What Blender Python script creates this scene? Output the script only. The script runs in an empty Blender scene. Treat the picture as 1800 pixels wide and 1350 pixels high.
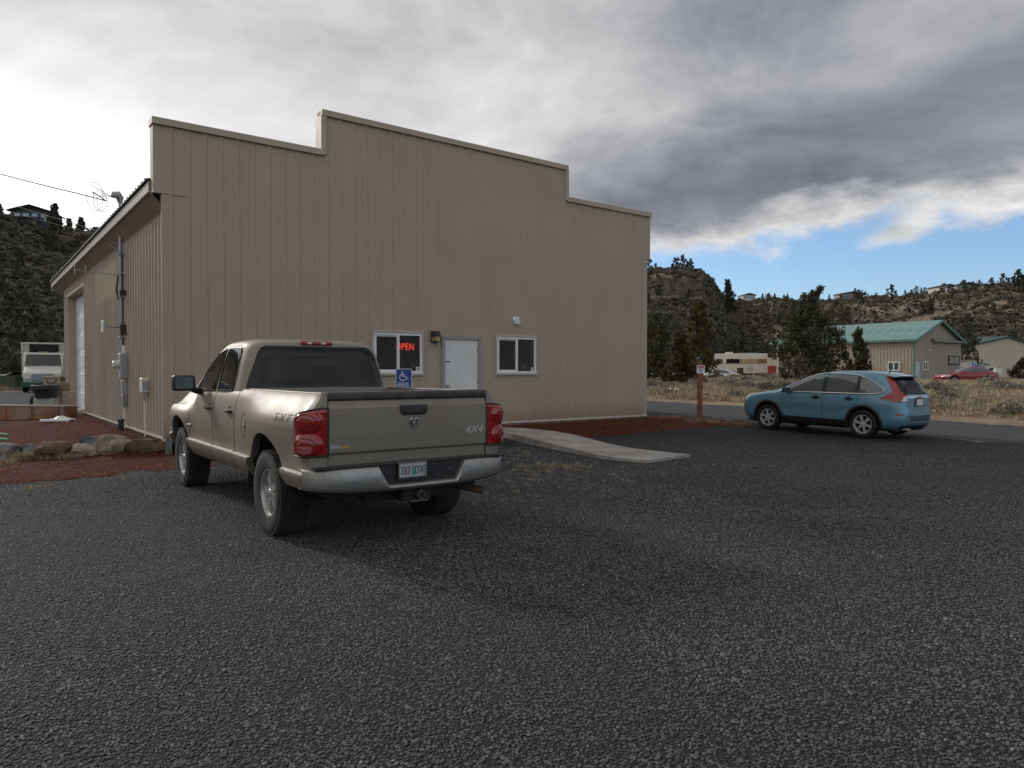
import bpy, bmesh, math, random
import numpy as np
from mathutils import Vector, Matrix, noise
from mathutils.bvhtree import BVHTree
from mathutils.geometry import delaunay_2d_cdt
R = math.radians
random.seed(7); RNG = np.random.default_rng(7)
SC = bpy.context.scene; COL = SC.collection

# ------------------------------------------------------------------ camera
EYE = 1.51; FPX = 1270.0; PITCH = math.atan(20/FPX)      # FPX: focal length in pixels of an 1800 wide picture
cd = bpy.data.cameras.new('camera'); cam = bpy.data.objects.new('camera', cd); COL.objects.link(cam)
cd.sensor_width = 36; cd.lens = 36*FPX/1800; cd.clip_start = .05; cd.clip_end = 3000
cam.location = (0, 0, EYE); cam.rotation_euler = (R(90)-PITCH, 0, 0)
SC.camera = cam

# ------------------------------------------------------------------ light
SUN_AZ, SUN_EL = -53.0, 26.0
class NT:
    """small helper that wires shader nodes"""
    def __init__(s, tree): s.t = tree; s.n = tree.nodes; s.l = tree.links
    def new(s, typ, **kw):
        n = s.n.new(typ)
        for k, v in kw.items(): setattr(n, k, v)
        return n
    def put(s, sock, v):
        if isinstance(v, bpy.types.NodeSocket): s.l.new(v, sock)
        elif v is not None: sock.default_value = v
    def m(s, op, a, b=None, c=None, clamp=False):
        n = s.new('ShaderNodeMath', operation=op, use_clamp=clamp)
        s.put(n.inputs[0], a)
        if b is not None: s.put(n.inputs[1], b)
        if c is not None: s.put(n.inputs[2], c)
        return n.outputs[0]
    def ss(s, x, a, b, lo=0., hi=1.):
        n = s.new('ShaderNodeMapRange', interpolation_type='SMOOTHSTEP'); n.clamp = True
        s.put(n.inputs[0], x); s.put(n.inputs[1], a); s.put(n.inputs[2], b); s.put(n.inputs[3], lo); s.put(n.inputs[4], hi)
        return n.outputs[0]
    def mix(s, f, a, b, mode='MIX'):
        n = s.new('ShaderNodeMix', data_type='RGBA', blend_type=mode)
        s.put(n.inputs[0], f)
        for i, v in ((6, a), (7, b)):
            if isinstance(v, (tuple, list)): v = (*v[:3], 1.)
            s.put(n.inputs[i], v)
        return n.outputs[2]
    def noise(s, vec, scale, detail=4, rough=.55, dist=0.):
        n = s.new('ShaderNodeTexNoise'); n.inputs['Scale'].default_value = scale; n.inputs['Detail'].default_value = detail
        n.inputs['Roughness'].default_value = rough; n.inputs['Distortion'].default_value = dist
        if vec is not None: s.l.new(vec, n.inputs['Vector'])
        return n.outputs['Fac']
    def vor(s, vec, scale, feat='F1', out='Distance'):
        n = s.new('ShaderNodeTexVoronoi', feature=feat); n.inputs['Scale'].default_value = scale
        s.l.new(vec, n.inputs['Vector']); return n.outputs[out]
    def mapping(s, vec, scale=(1, 1, 1), loc=(0, 0, 0)):
        n = s.new('ShaderNodeMapping'); s.l.new(vec, n.inputs[0]); n.inputs['Scale'].default_value = scale; n.inputs['Location'].default_value = loc
        return n.outputs[0]

world = bpy.data.worlds.new('World'); SC.world = world; world.use_nodes = True
w = NT(world.node_tree); w.n.clear()
def build_sky():
    tc = w.new('ShaderNodeTexCoord').outputs['Generated']
    sp = w.new('ShaderNodeSeparateXYZ'); w.l.new(tc, sp.inputs[0]); x, y, z = sp.outputs
    sky = w.new('ShaderNodeTexSky', sky_type='NISHITA'); sky.sun_disc = False
    sky.sun_elevation = R(SUN_EL); sky.sun_rotation = R(SUN_AZ); sky.air_density = 1.; sky.dust_density = .6
    DEG = 57.29578
    az = w.m('MULTIPLY', w.m('ARCTAN2', x, y), DEG)
    el = w.m('MULTIPLY', w.m('ARCSINE', z), DEG)
    # cloud-deck coordinates: the direction cut with a flat layer overhead
    zz = w.m('ADD', w.m('MAXIMUM', z, 0.), .16)
    cv = w.new('ShaderNodeCombineXYZ'); w.put(cv.inputs[0], w.m('DIVIDE', x, zz)); w.put(cv.inputs[1], w.m('DIVIDE', y, zz)); deck = cv.outputs[0]
    n1 = w.noise(w.mapping(deck, (1, 1, 1), (3.1, 1.7, 0)), 1.15, 8, .57, .4)       # big rolls
    n2 = w.noise(w.mapping(deck, (1, 1, 1), (7.3, 4.2, 2)), 3.4, 9, .64, .35)         # wisps
    n3 = w.noise(w.mapping(tc, (1, 1, 2.1), (1.3, 0.4, .7)), 6.5, 7, .58, .15)        # puffs near the horizon
    n4 = w.noise(w.mapping(tc, (1, 1, 1.5), (.3, 2.4, .2)), 2.3, 3, .5, 0)
    # coverage: a closed deck overhead that breaks up low down, away from the sun
    edge = w.m('ADD', w.m('MULTIPLY', w.m('SUBTRACT', n3, .5), 9.), el)
    edge = w.m('ADD', edge, w.m('MULTIPLY', w.m('SUBTRACT', n4, .5), 6.))
    edge = w.m('ADD', edge, w.ss(az, 8., -10., 0., 9.))
    lim = w.ss(az, 10., 34., 9.2, 10.2)
    cover = w.ss(edge, w.m('SUBTRACT', lim, .9), w.m('ADD', lim, .9))
    gap = w.m('MULTIPLY', w.ss(w.m('ABSOLUTE', w.m('SUBTRACT', az, 25.6)), 4.2, .6), w.ss(w.m('ABSOLUTE', w.m('SUBTRACT', w.m('SUBTRACT', el, w.m('MULTIPLY', w.m('SUBTRACT', az, 25.6), .42)), 9.9)), 1.5, .1))
    cover = w.m('MULTIPLY', cover, w.m('SUBTRACT', 1., w.m('MULTIPLY', gap, .85)))
    # small low cumulus
    lowc = w.m('ADD', w.ss(el, 5.2, 3.9, 0, .09), w.m('SUBTRACT', n3, .5))
    low = w.m('MULTIPLY', w.ss(lowc, .11, .17), w.ss(el, 2.5, 4.5))
    low = w.m('MULTIPLY', low, .75)
    # brightness of the deck: bright round the sun, grey away from it, a heavy roll low on the right
    da = w.m('DIVIDE', w.m('SUBTRACT', az, SUN_AZ+2), 47.); de = w.m('DIVIDE', w.m('SUBTRACT', el, SUN_EL-4), 40.)
    glow = w.m('EXPONENT', w.m('MULTIPLY', w.m('ADD', w.m('MULTIPLY', da, da), w.m('MULTIPLY', de, de)), -1.))
    bmid = w.m('ADD', 11.9, w.m('MULTIPLY', w.m('SUBTRACT', az, 5.), .235))
    bd = w.m('DIVIDE', w.m('SUBTRACT', w.m('ADD', el, w.m('MULTIPLY', w.m('SUBTRACT', n1, .5), 7.)), bmid), 4.4)
    band = w.m('EXPONENT', w.m('MULTIPLY', w.m('MULTIPLY', bd, bd), -1.))
    band = w.m('MULTIPLY', band, w.ss(az, -24., 16.))
    bright = w.m('ADD', .385, w.m('MULTIPLY', glow, .60))
    ba = w.m('DIVIDE', w.m('ADD', az, 33.), 13.); be = w.m('DIVIDE', w.m('SUBTRACT', el, 12.5), 6.5)
    brk = w.m('EXPONENT', w.m('MULTIPLY', w.m('ADD', w.m('MULTIPLY', ba, ba), w.m('MULTIPLY', be, be)), -1.)); bright = w.m('ADD', bright, w.m('MULTIPLY', brk, .45))
    bright = w.m('ADD', bright, w.ss(w.m('ABSOLUTE', az), 75., 150., 0., .26))
    bright = w.m('ADD', bright, w.m('MULTIPLY', w.m('SUBTRACT', n1, .5), 1.25))
    bright = w.m('ADD', bright, w.m('MULTIPLY', w.m('SUBTRACT', n2, .5), .30))
    bright = w.m('MULTIPLY', bright, w.m('SUBTRACT', 1., w.m('MULTIPLY', band, .46)))
    rag = w.m('MULTIPLY', w.ss(edge, w.m('ADD', lim, 3.3), w.m('ADD', lim, .6)), w.ss(az, 2., 12.))     # sunlit ragged hem of the deck
    bright = w.m('ADD', bright, w.m('MULTIPLY', rag, w.m('MULTIPLY', n2, .62)))
    bright = w.m('MAXIMUM', bright, .16)
    tint = w.mix(w.ss(bright, .25, .62), (.93, .96, 1.10), (1.0, 1.0, 1.0))
    comb = w.new('ShaderNodeCombineXYZ'); [w.put(comb.inputs[i], bright) for i in range(3)]
    vm = w.new('ShaderNodeVectorMath', operation='MULTIPLY'); w.l.new(tint, vm.inputs[0]); w.l.new(comb.outputs[0], vm.inputs[1])
    K = 10.                                        # the background runs at 0.1
    vk = w.new('ShaderNodeVectorMath', operation='SCALE'); w.l.new(vm.outputs[0], vk.inputs[0]); vk.inputs['Scale'].default_value = K
    blue = w.mix(1., sky.outputs[0], SKY_GAIN, 'MULTIPLY')
    lowcol = (6.6, 6.7, 6.9)
    c = w.mix(low, blue, lowcol)
    c = w.mix(cover, c, vk.outputs[0])
    bg = w.new('ShaderNodeBackground'); bg.inputs['Strength'].default_value = .1
    w.l.new(c, bg.inputs['Color'])
    w.l.new(bg.outputs[0], w.new('ShaderNodeOutputWorld').inputs['Surface'])
SKY_GAIN = (1.06, 1.28, 1.62)
build_sky()
sl = bpy.data.lights.new('sun', 'SUN'); sun = bpy.data.objects.new('sun', sl); COL.objects.link(sun)
sl.energy = 1.9; sl.angle = R(8); sl.color = (1., .97, .93)
_e = R(SUN_EL); _a = R(SUN_AZ)
sun.rotation_euler = Vector((-math.sin(_a)*math.cos(_e), -math.cos(_a)*math.cos(_e), -math.sin(_e))).to_track_quat('-Z', 'Y').to_euler()
SC.view_settings.view_transform = 'Standard'; SC.view_settings.look = 'None'
SC.view_settings.exposure = 0.0; SC.view_settings.gamma = 1.0
try: SC.view_settings.use_curve_mapping = False
except Exception: pass
SC.render.engine = 'CYCLES'
SC.cycles.max_bounces = 6; SC.cycles.transparent_max_bounces = 12; SC.cycles.use_denoising = True

# ------------------------------------------------------------------ mesh helpers
class MB:
    def __init__(s): s.v = []; s.f = []; s.m = []; s.sm = []
    def add(s, verts, faces, mi=0, smooth=False):
        o = len(s.v); s.v.extend([tuple(map(float, p)) for p in verts])
        for f in faces: s.f.append([i+o for i in f]); s.m.append(mi); s.sm.append(smooth)
        return s
    def box(s, x0, x1, y0, y1, z0, z1, mi=0, xf=None):
        v = [(x, y, z) for z in (z0, z1) for y in (y0, y1) for x in (x0, x1)]
        if xf: v = [xf @ Vector(p) for p in v]
        return s.add(v, [(0, 2, 3, 1), (4, 5, 7, 6), (0, 1, 5, 4), (2, 6, 7, 3), (0, 4, 6, 2), (1, 3, 7, 5)], mi)
    def tube(s, pts, r, n=8, mi=0, caps=True, smooth=True):
        P = [Vector(p) for p in pts]; rs = r if isinstance(r, (list, tuple)) else [r]*len(P); vs = []; fs = []
        up = Vector((0, 0, 1))
        for i, p in enumerate(P):
            d = (P[min(i+1, len(P)-1)]-P[max(i-1, 0)]).normalized()
            a = d.cross(up if abs(d.z) < .95 else Vector((1, 0, 0))).normalized(); b = d.cross(a)
            for k in range(n):
                t = 2*math.pi*k/n; vs.append(p+(a*math.cos(t)+b*math.sin(t))*rs[i])
        for i in range(len(P)-1):
            for k in range(n): fs.append((i*n+k, i*n+(k+1) % n, (i+1)*n+(k+1) % n, (i+1)*n+k))
        s.add(vs, fs, mi, smooth)
        if caps and n > 2:
            o = len(s.v)-len(vs); s.f += [[o+k for k in range(n)], [o+len(vs)-1-k for k in range(n)]]; s.m += [mi]*2; s.sm += [False]*2
        return s
    def lathe(s, prof, n=24, axis='z', c=(0, 0, 0), mi=0, smooth=True, close=False):
        vs = []; fs = []
        for (r, h) in prof:
            for k in range(n):
                t = 2*math.pi*k/n; a, b = r*math.cos(t), r*math.sin(t)
                q = {'z': (a, b, h), 'x': (h, a, b), 'y': (a, h, b)}[axis]
                vs.append((q[0]+c[0], q[1]+c[1], q[2]+c[2]))
        m = len(prof)
        for i in range(m-1 if not close else m):
            for k in range(n): fs.append((i*n+k, i*n+(k+1) % n, ((i+1) % m)*n+(k+1) % n, ((i+1) % m)*n+k))
        return s.add(vs, fs, mi, smooth)
    def prism(s, poly, axis, a0, a1, mi=0):
        """poly: 2-D outline in the other two axes (x: (y,z), y: (x,z), z: (x,y))"""
        n = len(poly)
        def P(p, a): return {'x': (a, p[0], p[1]), 'y': (p[0], a, p[1]), 'z': (p[0], p[1], a)}[axis]
        vs = [P(p, a0) for p in poly]+[P(p, a1) for p in poly]
        return s.add(vs, [tuple(range(n))[::-1], tuple(range(n, 2*n))]+[(i, (i+1) % n, n+(i+1) % n, n+i) for i in range(n)], mi)
    def grid(s, rows, mi=0, smooth=True, wrap=False):
        o = len(s.v); n = len(rows[0])
        for r in rows: s.v.extend([tuple(map(float, p)) for p in r])
        for i in range(len(rows)-1):
            for k in range(n if wrap else n-1):
                s.f.append([o+i*n+k, o+i*n+(k+1) % n, o+(i+1)*n+(k+1) % n, o+(i+1)*n+k]); s.m.append(mi); s.sm.append(smooth)
        return s
    def mesh(s, name, mats, bevel=0, merge=0, angle=35, seg=1):
        me = bpy.data.meshes.new(name); me.from_pydata(s.v, [], s.f)
        for m_ in (mats if isinstance(mats, (list, tuple)) else [mats]): me.materials.append(m_)
        me.polygons.foreach_set('material_index', s.m); me.polygons.foreach_set('use_smooth', s.sm)
        bm = bmesh.new(); bm.from_mesh(me)
        if merge:
            bmesh.ops.remove_doubles(bm, verts=bm.verts, dist=merge); bmesh.ops.dissolve_degenerate(bm, dist=merge, edges=bm.edges)
        bmesh.ops.recalc_face_normals(bm, faces=bm.faces)
        if bevel:
            es = [e for e in bm.edges if len(e.link_faces) == 2 and e.calc_face_angle(0) > R(30)]
            bmesh.ops.bevel(bm, geom=es, offset=bevel, segments=seg, affect='EDGES', profile=.6, clamp_overlap=True)
            if seg > 1:
                for f in bm.faces: f.smooth = True
        bm.to_mesh(me); bm.free()
        if any(s.sm) or (bevel and seg > 1): me.set_sharp_from_angle(angle=R(angle))
        return me
    def build(s, name, mats, parent=None, bevel=0, merge=0, angle=35, seg=1, **kw):
        return link(name, s.mesh(name, mats, bevel, merge, angle, seg), parent, **kw)
def link(name, me, parent=None, loc=None, rot=None, label=None, cat=None, group=None, kind=None):
    o = bpy.data.objects.new(name, me); COL.objects.link(o)
    if parent is not None: o.parent = parent
    if loc is not None: o.location = loc
    if rot is not None: o.rotation_euler = rot
    return tag(o, label, cat, group, kind)
def tag(o, label=None, cat=None, group=None, kind=None):
    for k, v in (('label', label), ('category', cat), ('group', group), ('kind', kind)):
        if v: o[k] = v
    return o
def thing(name, label, cat, loc=(0, 0, 0), rz=0, group=None): return link(name, None, None, loc, (0, 0, rz), label, cat, group)
def copy_tree(o, parent=None):
    c = o.copy(); COL.objects.link(c)
    if parent is not None: c.parent = parent
    for ch in [q for q in CH.get(o.name, [])]: copy_tree(ch, c)
    return c
CH = {}
def index_children(o):
    CH[o.name] = list(o.children)
    for c in o.children: index_children(c)
def smooth01(t): t = np.clip(t, 0, 1); return t*t*(3-2*t)
def interp(keys, z):
    """smooth interpolation through rows (z, a, b, ...)"""
    K = np.array(keys, float); zs = K[:, 0]; out = []
    for c in range(1, K.shape[1]):
        yv = K[:, c]; h = np.diff(zs); d = np.diff(yv)/h; m = np.zeros(len(zs))
        for i in range(1, len(zs)-1):
            m[i] = 0 if d[i-1]*d[i] <= 0 else 2*d[i-1]*d[i]/(d[i-1]+d[i])
        m[0], m[-1] = d[0], d[-1]
        i = int(np.clip(np.searchsorted(zs, z)-1, 0, len(zs)-2)); t = (z-zs[i])/h[i]
        t = min(max(t, 0), 1)
        out.append((2*t**3-3*t**2+1)*yv[i]+(t**3-2*t**2+t)*h[i]*m[i]+(-2*t**3+3*t**2)*yv[i+1]+(t**3-t**2)*h[i]*m[i+1])
    return out
def patch(mb, bvh, pts, ray, off=.004, rings=7, mi=0, res=.05, smooth=True, thick=None):
    """lays a panel with the given outline (3-D points, roughly in place) on a body, looking along ray"""
    ray = Vector(ray).normalized(); up = Vector((0, 0, 1)) if abs(ray.z) < .9 else Vector((0, 1, 0))
    a = ray.cross(up).normalized(); b = a.cross(ray)
    Q = [(Vector(p).dot(a), Vector(p).dot(b)) for p in pts]; D0 = min(Vector(p).dot(ray) for p in pts)-3
    P = []
    for i, q in enumerate(Q):
        q2 = Q[(i+1) % len(Q)]; L = math.hypot(q2[0]-q[0], q2[1]-q[1]); k = max(1, int(L/res))
        P += [(q[0]+(q2[0]-q[0])*j/k, q[1]+(q2[1]-q[1])*j/k) for j in range(k)]
    cx = sum(p[0] for p in P)/len(P); cy = sum(p[1] for p in P)/len(P); rows = []
    last = Vector(pts[0])
    for r in range(rings+1):
        t = 1-r/rings*.97; row = []
        for p in P:
            q = (cx+(p[0]-cx)*t, cy+(p[1]-cy)*t); o = a*q[0]+b*q[1]+ray*D0
            h, nrm, _, _ = bvh.ray_cast(o, ray, 9)
            if h is None: h = a*q[0]+b*q[1]+ray*last.dot(ray)
            last = h
            row.append(h-ray*off if nrm is None else h+nrm*off)
        rows.append(row)
    if thick:
        rows.insert(0, [p+ray*thick for p in rows[0]])
    mb.grid(rows, mi, smooth, wrap=True)
    o = len(mb.v)-len(P); mb.f.append([o+k for k in range(len(P))]); mb.m.append(mi); mb.sm.append(smooth)
    return rows[1] if thick else rows[0]
def on_body(bvh, p, ray, off=.003):
    ray = Vector(ray).normalized(); h, n, _, _ = bvh.ray_cast(Vector(p)-ray*3, ray, 9)
    return (h+n*off, n) if h is not None else (Vector(p), -ray)
def bvh_of(me):
    return BVHTree.FromPolygons([v.co.copy() for v in me.vertices], [list(p.vertices) for p in me.polygons])
def boolean_cut(me, cutters, liner_mi):
    """subtracts closed meshes from me; cut faces get material liner_mi"""
    o = bpy.data.objects.new('body', me); COL.objects.link(o); tmp = []
    for cme in cutters:
        c = bpy.data.objects.new('cutter', cme); COL.objects.link(c); tmp.append(c)
        md = o.modifiers.new('cut', 'BOOLEAN'); md.operation = 'DIFFERENCE'; md.object = c; md.solver = 'EXACT'
    bpy.context.view_layer.update(); dg = bpy.context.evaluated_depsgraph_get()
    out = bpy.data.meshes.new_from_object(o.evaluated_get(dg))
    for c in tmp: bpy.data.objects.remove(c)
    bpy.data.objects.remove(o)
    return out
def text(name, body, size, mat, parent, M, extrude=.002, shear=0, align='CENTER', space=1., sx=1., bold=0.):
    cu = bpy.data.curves.new(name, 'FONT'); cu.body = body; cu.size = size; cu.extrude = extrude; cu.align_x = align; cu.align_y = 'CENTER'
    cu.shear = shear; cu.offset = bold; cu.space_character = space; cu.materials.append(mat); cu.resolution_u = 3
    tmp = bpy.data.objects.new(name, cu); COL.objects.link(tmp); bpy.context.view_layer.update()
    me = bpy.data.meshes.new_from_object(tmp.evaluated_get(bpy.context.evaluated_depsgraph_get())); bpy.data.objects.remove(tmp)
    o = link(name, me, parent); o.matrix_local = M @ Matrix.Diagonal((sx, 1, 1, 1))
    return o
def frame_M(pos, right, up):
    r = Vector(right).normalized(); u = Vector(up); u = (u-r*u.dot(r)).normalized(); n = r.cross(u)
    M = Matrix((r, u, n)).transposed().to_4x4(); M.translation = Vector(pos); return M
def scatter(name, pts, rot, scl, idx, sources, label, cat, kind='stuff'):
    """one object whose geometry nodes set a source mesh on every vertex"""
    me = bpy.data.meshes.new(name); N = len(pts); me.vertices.add(N); me.vertices.foreach_set('co', np.asarray(pts, np.float32).ravel())
    me.attributes.new('rot', 'FLOAT_VECTOR', 'POINT').data.foreach_set('vector', np.asarray(rot, np.float32).ravel())
    me.attributes.new('scl', 'FLOAT_VECTOR', 'POINT').data.foreach_set('vector', np.asarray(scl, np.float32).ravel())
    me.attributes.new('idx', 'INT', 'POINT').data.foreach_set('value', np.asarray(idx, np.int32))
    o = link(name, me, None, label=label, cat=cat, kind=kind)
    g = bpy.data.node_groups.new(name, 'GeometryNodeTree')
    g.interface.new_socket('Geometry', in_out='INPUT', socket_type='NodeSocketGeometry'); g.interface.new_socket('Geometry', in_out='OUTPUT', socket_type='NodeSocketGeometry')
    t = NT(g); gi = t.new('NodeGroupInput'); go = t.new('NodeGroupOutput'); ip = t.new('GeometryNodeInstanceOnPoints'); jn = t.new('GeometryNodeJoinGeometry')
    for s_ in reversed(sources):
        oi = t.new('GeometryNodeObjectInfo'); oi.inputs['Object'].default_value = s_; oi.inputs['As Instance'].default_value = True; t.l.new(oi.outputs['Geometry'], jn.inputs[0])
    def na(nm, ty):
        n = t.new('GeometryNodeInputNamedAttribute', data_type=ty); n.inputs['Name'].default_value = nm; return n.outputs['Attribute']
    t.l.new(gi.outputs[0], ip.inputs['Points']); t.l.new(jn.outputs[0], ip.inputs['Instance']); ip.inputs['Pick Instance'].default_value = True
    t.l.new(na('idx', 'INT'), ip.inputs['Instance Index']); t.l.new(na('scl', 'FLOAT_VECTOR'), ip.inputs['Scale'])
    er = t.new('FunctionNodeEulerToRotation'); t.l.new(na('rot', 'FLOAT_VECTOR'), er.inputs[0]); t.l.new(er.outputs[0], ip.inputs['Rotation'])
    t.l.new(ip.outputs[0], go.inputs[0])
    o.modifiers.new('scatter', 'NODES').node_group = g
    return o
def source(name, me): return bpy.data.objects.new(name, me)

# ------------------------------------------------------------------ materials
MATS = {}
def mat(name, col, rough=.6, metal=0., var=.12, scale=3., bump=0., bscale=40., coat=0., spec=.5, dirt=None, dscale=1.5, damt=.4, rand=0., streak=0., emit=0., coord='Object', trans=0.):
    """painted, plain or weathered surface: noise tint, optional dirt colour, fine bump"""
    if name in MATS: return MATS[name]
    m = bpy.data.materials.new(name); m.use_nodes = True; t = NT(m.node_tree); b = t.n['Principled BSDF']
    co = t.new('ShaderNodeTexCoord').outputs[coord]
    n = t.noise(co, scale, 5, .6)
    c = t.mix(t.ss(n, .3, .7), tuple(x*(1-var) for x in col), tuple(min(1, x*(1+var)) for x in col))
    if streak:
        st = t.noise(t.mapping(co, (9, 9, .5)), 1., 5, .6); c = t.mix(t.ss(st, .45, .75, 0, streak), c, tuple(x*.62 for x in col))
    if rand:
        oi = t.new('ShaderNodeObjectInfo').outputs['Random']
        hs = t.new('ShaderNodeHueSaturation'); t.put(hs.inputs['Value'], t.ss(oi, 0., 1., 1-rand, 1+rand)); t.l.new(c, hs.inputs['Color']); c = hs.outputs[0]
    rg = rough
    if dirt:
        dn = t.noise(co, dscale, 6, .65, .4); f = t.ss(dn, .38, .72, 0, damt); c = t.mix(f, c, dirt)
        rg = t.m('ADD', rough, t.m('MULTIPLY', f, .35))
    t.l.new(c, b.inputs['Base Color']); t.put(b.inputs['Roughness'], rg); b.inputs['Metallic'].default_value = metal
    b.inputs['Coat Weight'].default_value = coat; b.inputs['Coat Roughness'].default_value = .08; b.inputs['Specular IOR Level'].default_value = spec
    if trans: b.inputs['Transmission Weight'].default_value = trans
    if emit:
        t.l.new(c, b.inputs['Emission Color']); b.inputs['Emission Strength'].default_value = emit
    if bump:
        bn = t.new('ShaderNodeBump'); bn.inputs['Strength'].default_value = bump; bn.inputs['Distance'].default_value = .02
        t.l.new(t.noise(co, bscale, 4, .6), bn.inputs['Height']); t.l.new(bn.outputs[0], b.inputs['Normal'])
    MATS[name] = m; return m
def glass(name, tint=(.02, .025, .028), clear=.0, rough=.02, spec=.6):
    """window glass: mirror-like at grazing angles, tinted, part see-through"""
    if name in MATS: return MATS[name]
    m = bpy.data.materials.new(name); m.use_nodes = True; t = NT(m.node_tree); b = t.n['Principled BSDF']; out = t.n['Material Output']
    b.inputs['Base Color'].default_value = (*tint, 1); b.inputs['Roughness'].default_value = rough; b.inputs['Specular IOR Level'].default_value = spec
    co = t.new('ShaderNodeTexCoord').outputs['Object']
    t.put(b.inputs['Roughness'], t.ss(t.noise(co, 3., 4), .4, .8, rough, rough+.08))
    if clear:
        fr = t.new('ShaderNodeFresnel'); fr.inputs['IOR'].default_value = 1.5
        tr = t.new('ShaderNodeBsdfTransparent'); tr.inputs[0].default_value = (.86, .9, .88, 1)
        mx = t.new('ShaderNodeMixShader'); t.put(mx.inputs[0], t.m('MINIMUM', t.m('ADD', t.m('MULTIPLY', fr.outputs[0], 1.2), 1-clear), 1.))
        t.l.new(tr.outputs[0], mx.inputs[1]); t.l.new(b.outputs[0], mx.inputs[2]); t.l.new(mx.outputs[0], out.inputs['Surface'])
    MATS[name] = m; return m

# ------------------------------------------------------------------ measuring: a picture point to a place on the ground
def ray_px(px, py):
    c, s = math.cos(PITCH), math.sin(PITCH); X = (px-900)/FPX; Yd = -(py-675)/FPX
    return Vector((X, c+Yd*s, -s+Yd*c))
def at(px, py, z=None, dep=None):
    d = ray_px(px, py)
    if dep is not None: return Vector((0, 0, EYE))+d*(dep/d.y)
    if z is not None: return Vector((0, 0, EYE))+d*((z-EYE)/d.z)
    p = at(px, py, .05)
    for _ in range(12): p = at(px, py, float(gz(p.x, p.y)))
    return p
# building frame: facade runs along BD, side wall runs back along BN
BO = Vector((-6.486, 13.44, .24)); BD = Vector((.7976, .6032, 0)); BN = Vector((-.6032, .7976, 0)); BRZ = math.atan2(.6032, .7976)
BL, BW = 13.1, 18.6
def bw(x, y, z): return BO+BD*x+BN*y+Vector((0, 0, z))
RO = Vector((6.2, 33.5)); RD = Vector((.574, -.819)); RN = Vector((.819, .574))      # far edge of the road and the way beyond it
def hashn(ix, iy, s):
    n = np.sin(ix*127.1+iy*311.7+s*74.7)*43758.5453; return n-np.floor(n)
def vnoise(x, y, s=0):
    ix, iy = np.floor(x), np.floor(y); fx, fy = smooth01(x-ix), smooth01(y-iy)
    a, b, c, d = hashn(ix, iy, s), hashn(ix+1, iy, s), hashn(ix, iy+1, s), hashn(ix+1, iy+1, s)
    return (a+(b-a)*fx)*(1-fy)+(c+(d-c)*fx)*fy-.5
def fbm(x, y, s=0, o=4): return sum(vnoise(x*2**k, y*2**k, s+k*9)*.5**k for k in range(o))
def gz(x, y):
    x = np.asarray(x, float); y = np.asarray(y, float)
    z = -.02+.32*smooth01((y-10)/36.)
    d = (x-RO.x)*RN.x+(y-RO.y)*RN.y
    z = z-.125*smooth01((x-2.5)/6)*smooth01(y/9)*(1-smooth01((y-17)/12))
    z = z+np.where(x > -2, .52*smooth01(d/20.), 0)*smooth01((x+2)/6)
    lx = (x-BO.x)*BD.x+(y-BO.y)*BD.y; ly = (x-BO.x)*BN.x+(y-BO.y)*BN.y
    dx = np.maximum(np.maximum(-lx, lx-BL), 0); dy = np.maximum(np.maximum(-ly, ly-BW), 0)
    pad = 1-smooth01(np.hypot(dx, dy)/2.6)
    z = z+pad*np.maximum(.165-z, 0)
    z = z+fbm(x*.3, y*.3, 3, 1)*.022*(1-pad)
    return z
HT = np.array([(-180, 16, 520, .9), (-120, 26, 360, .9), (-75, 40, 210, .9), (-45, 38, 195, .93), (-35.3, 36.4, 200, .935), (-30.2, 35.6, 202, .935), (-10, 34.5, 235, .9), (10.5, 34.4, 240, .86), (14.6, 33.2, 240, .86),
    (15.4, 30.5, 243, .88), (16.2, 27., 262, .9), (17.8, 38.2, 400, .9), (18.7, 40.6, 415, .9), (21.5, 39.4, 420, .9), (25.3, 39.6, 420, .86), (27.5, 38.6, 400, .82), (30.2, 36.6, 365, .80), (32.9, 35.2, 345, .80), (35.3, 35., 332, .82), (48, 38, 300, .86), (75, 30, 300, .9), (120, 22, 400, .9), (180, 16, 520, .9)])
def hill_par(azd): return [np.interp(azd, HT[:, 0], HT[:, k]) for k in (1, 2, 3)]
def height(x, y):
    x = np.asarray(x, float); y = np.asarray(y, float); r = np.hypot(x, y); azd = np.degrees(np.arctan2(x, y)); H, D, C = hill_par(azd)
    D = D*(1+.035*fbm(azd*.35, azd*0+2., 5, 4)+.016*fbm(azd*1.9, azd*0+7., 15, 4)*np.where(azd < -20, .2, 1))
    t = r/D; g = fbm(x*.02, y*.02, 11, 5)
    tt = t+.03*fbm(x*.035, y*.035, 2, 4)
    a = np.clip((tt-.36)/(C-.36), 0, 1)**1.45*(.66-np.maximum(.9-C, 0)*.6+np.maximum(C-.9, 0)*3.2)
    cl = smooth01((tt-C)/.035)*(.24-np.maximum(.9-C, 0)*1.2-np.maximum(C-.9, 0)*3.2)
    top = np.clip((tt-C-.03)/(1-C-.03), 0, 1)*(.10+np.maximum(.9-C, 0)*1.8)
    p = a+cl+top
    z = gz(x, y)*(1-np.clip(p*6, 0, 1))+H*p
    z = z+np.clip(p*5, 0, 1)*(g*4.0+fbm(x*.13, y*.13, 8, 3)*1.8)*np.where(t > .985, .25, 1)*np.where(t > .985, 1, 1-.6*smooth01((t-.8)/.18))
    return np.where(t > 1.0, np.maximum(z, H*.9)*0+H*(1-.02*np.clip(t-1, 0, 1))+fbm(x*.05, y*.05, 4, 2)*.8, z)

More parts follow.
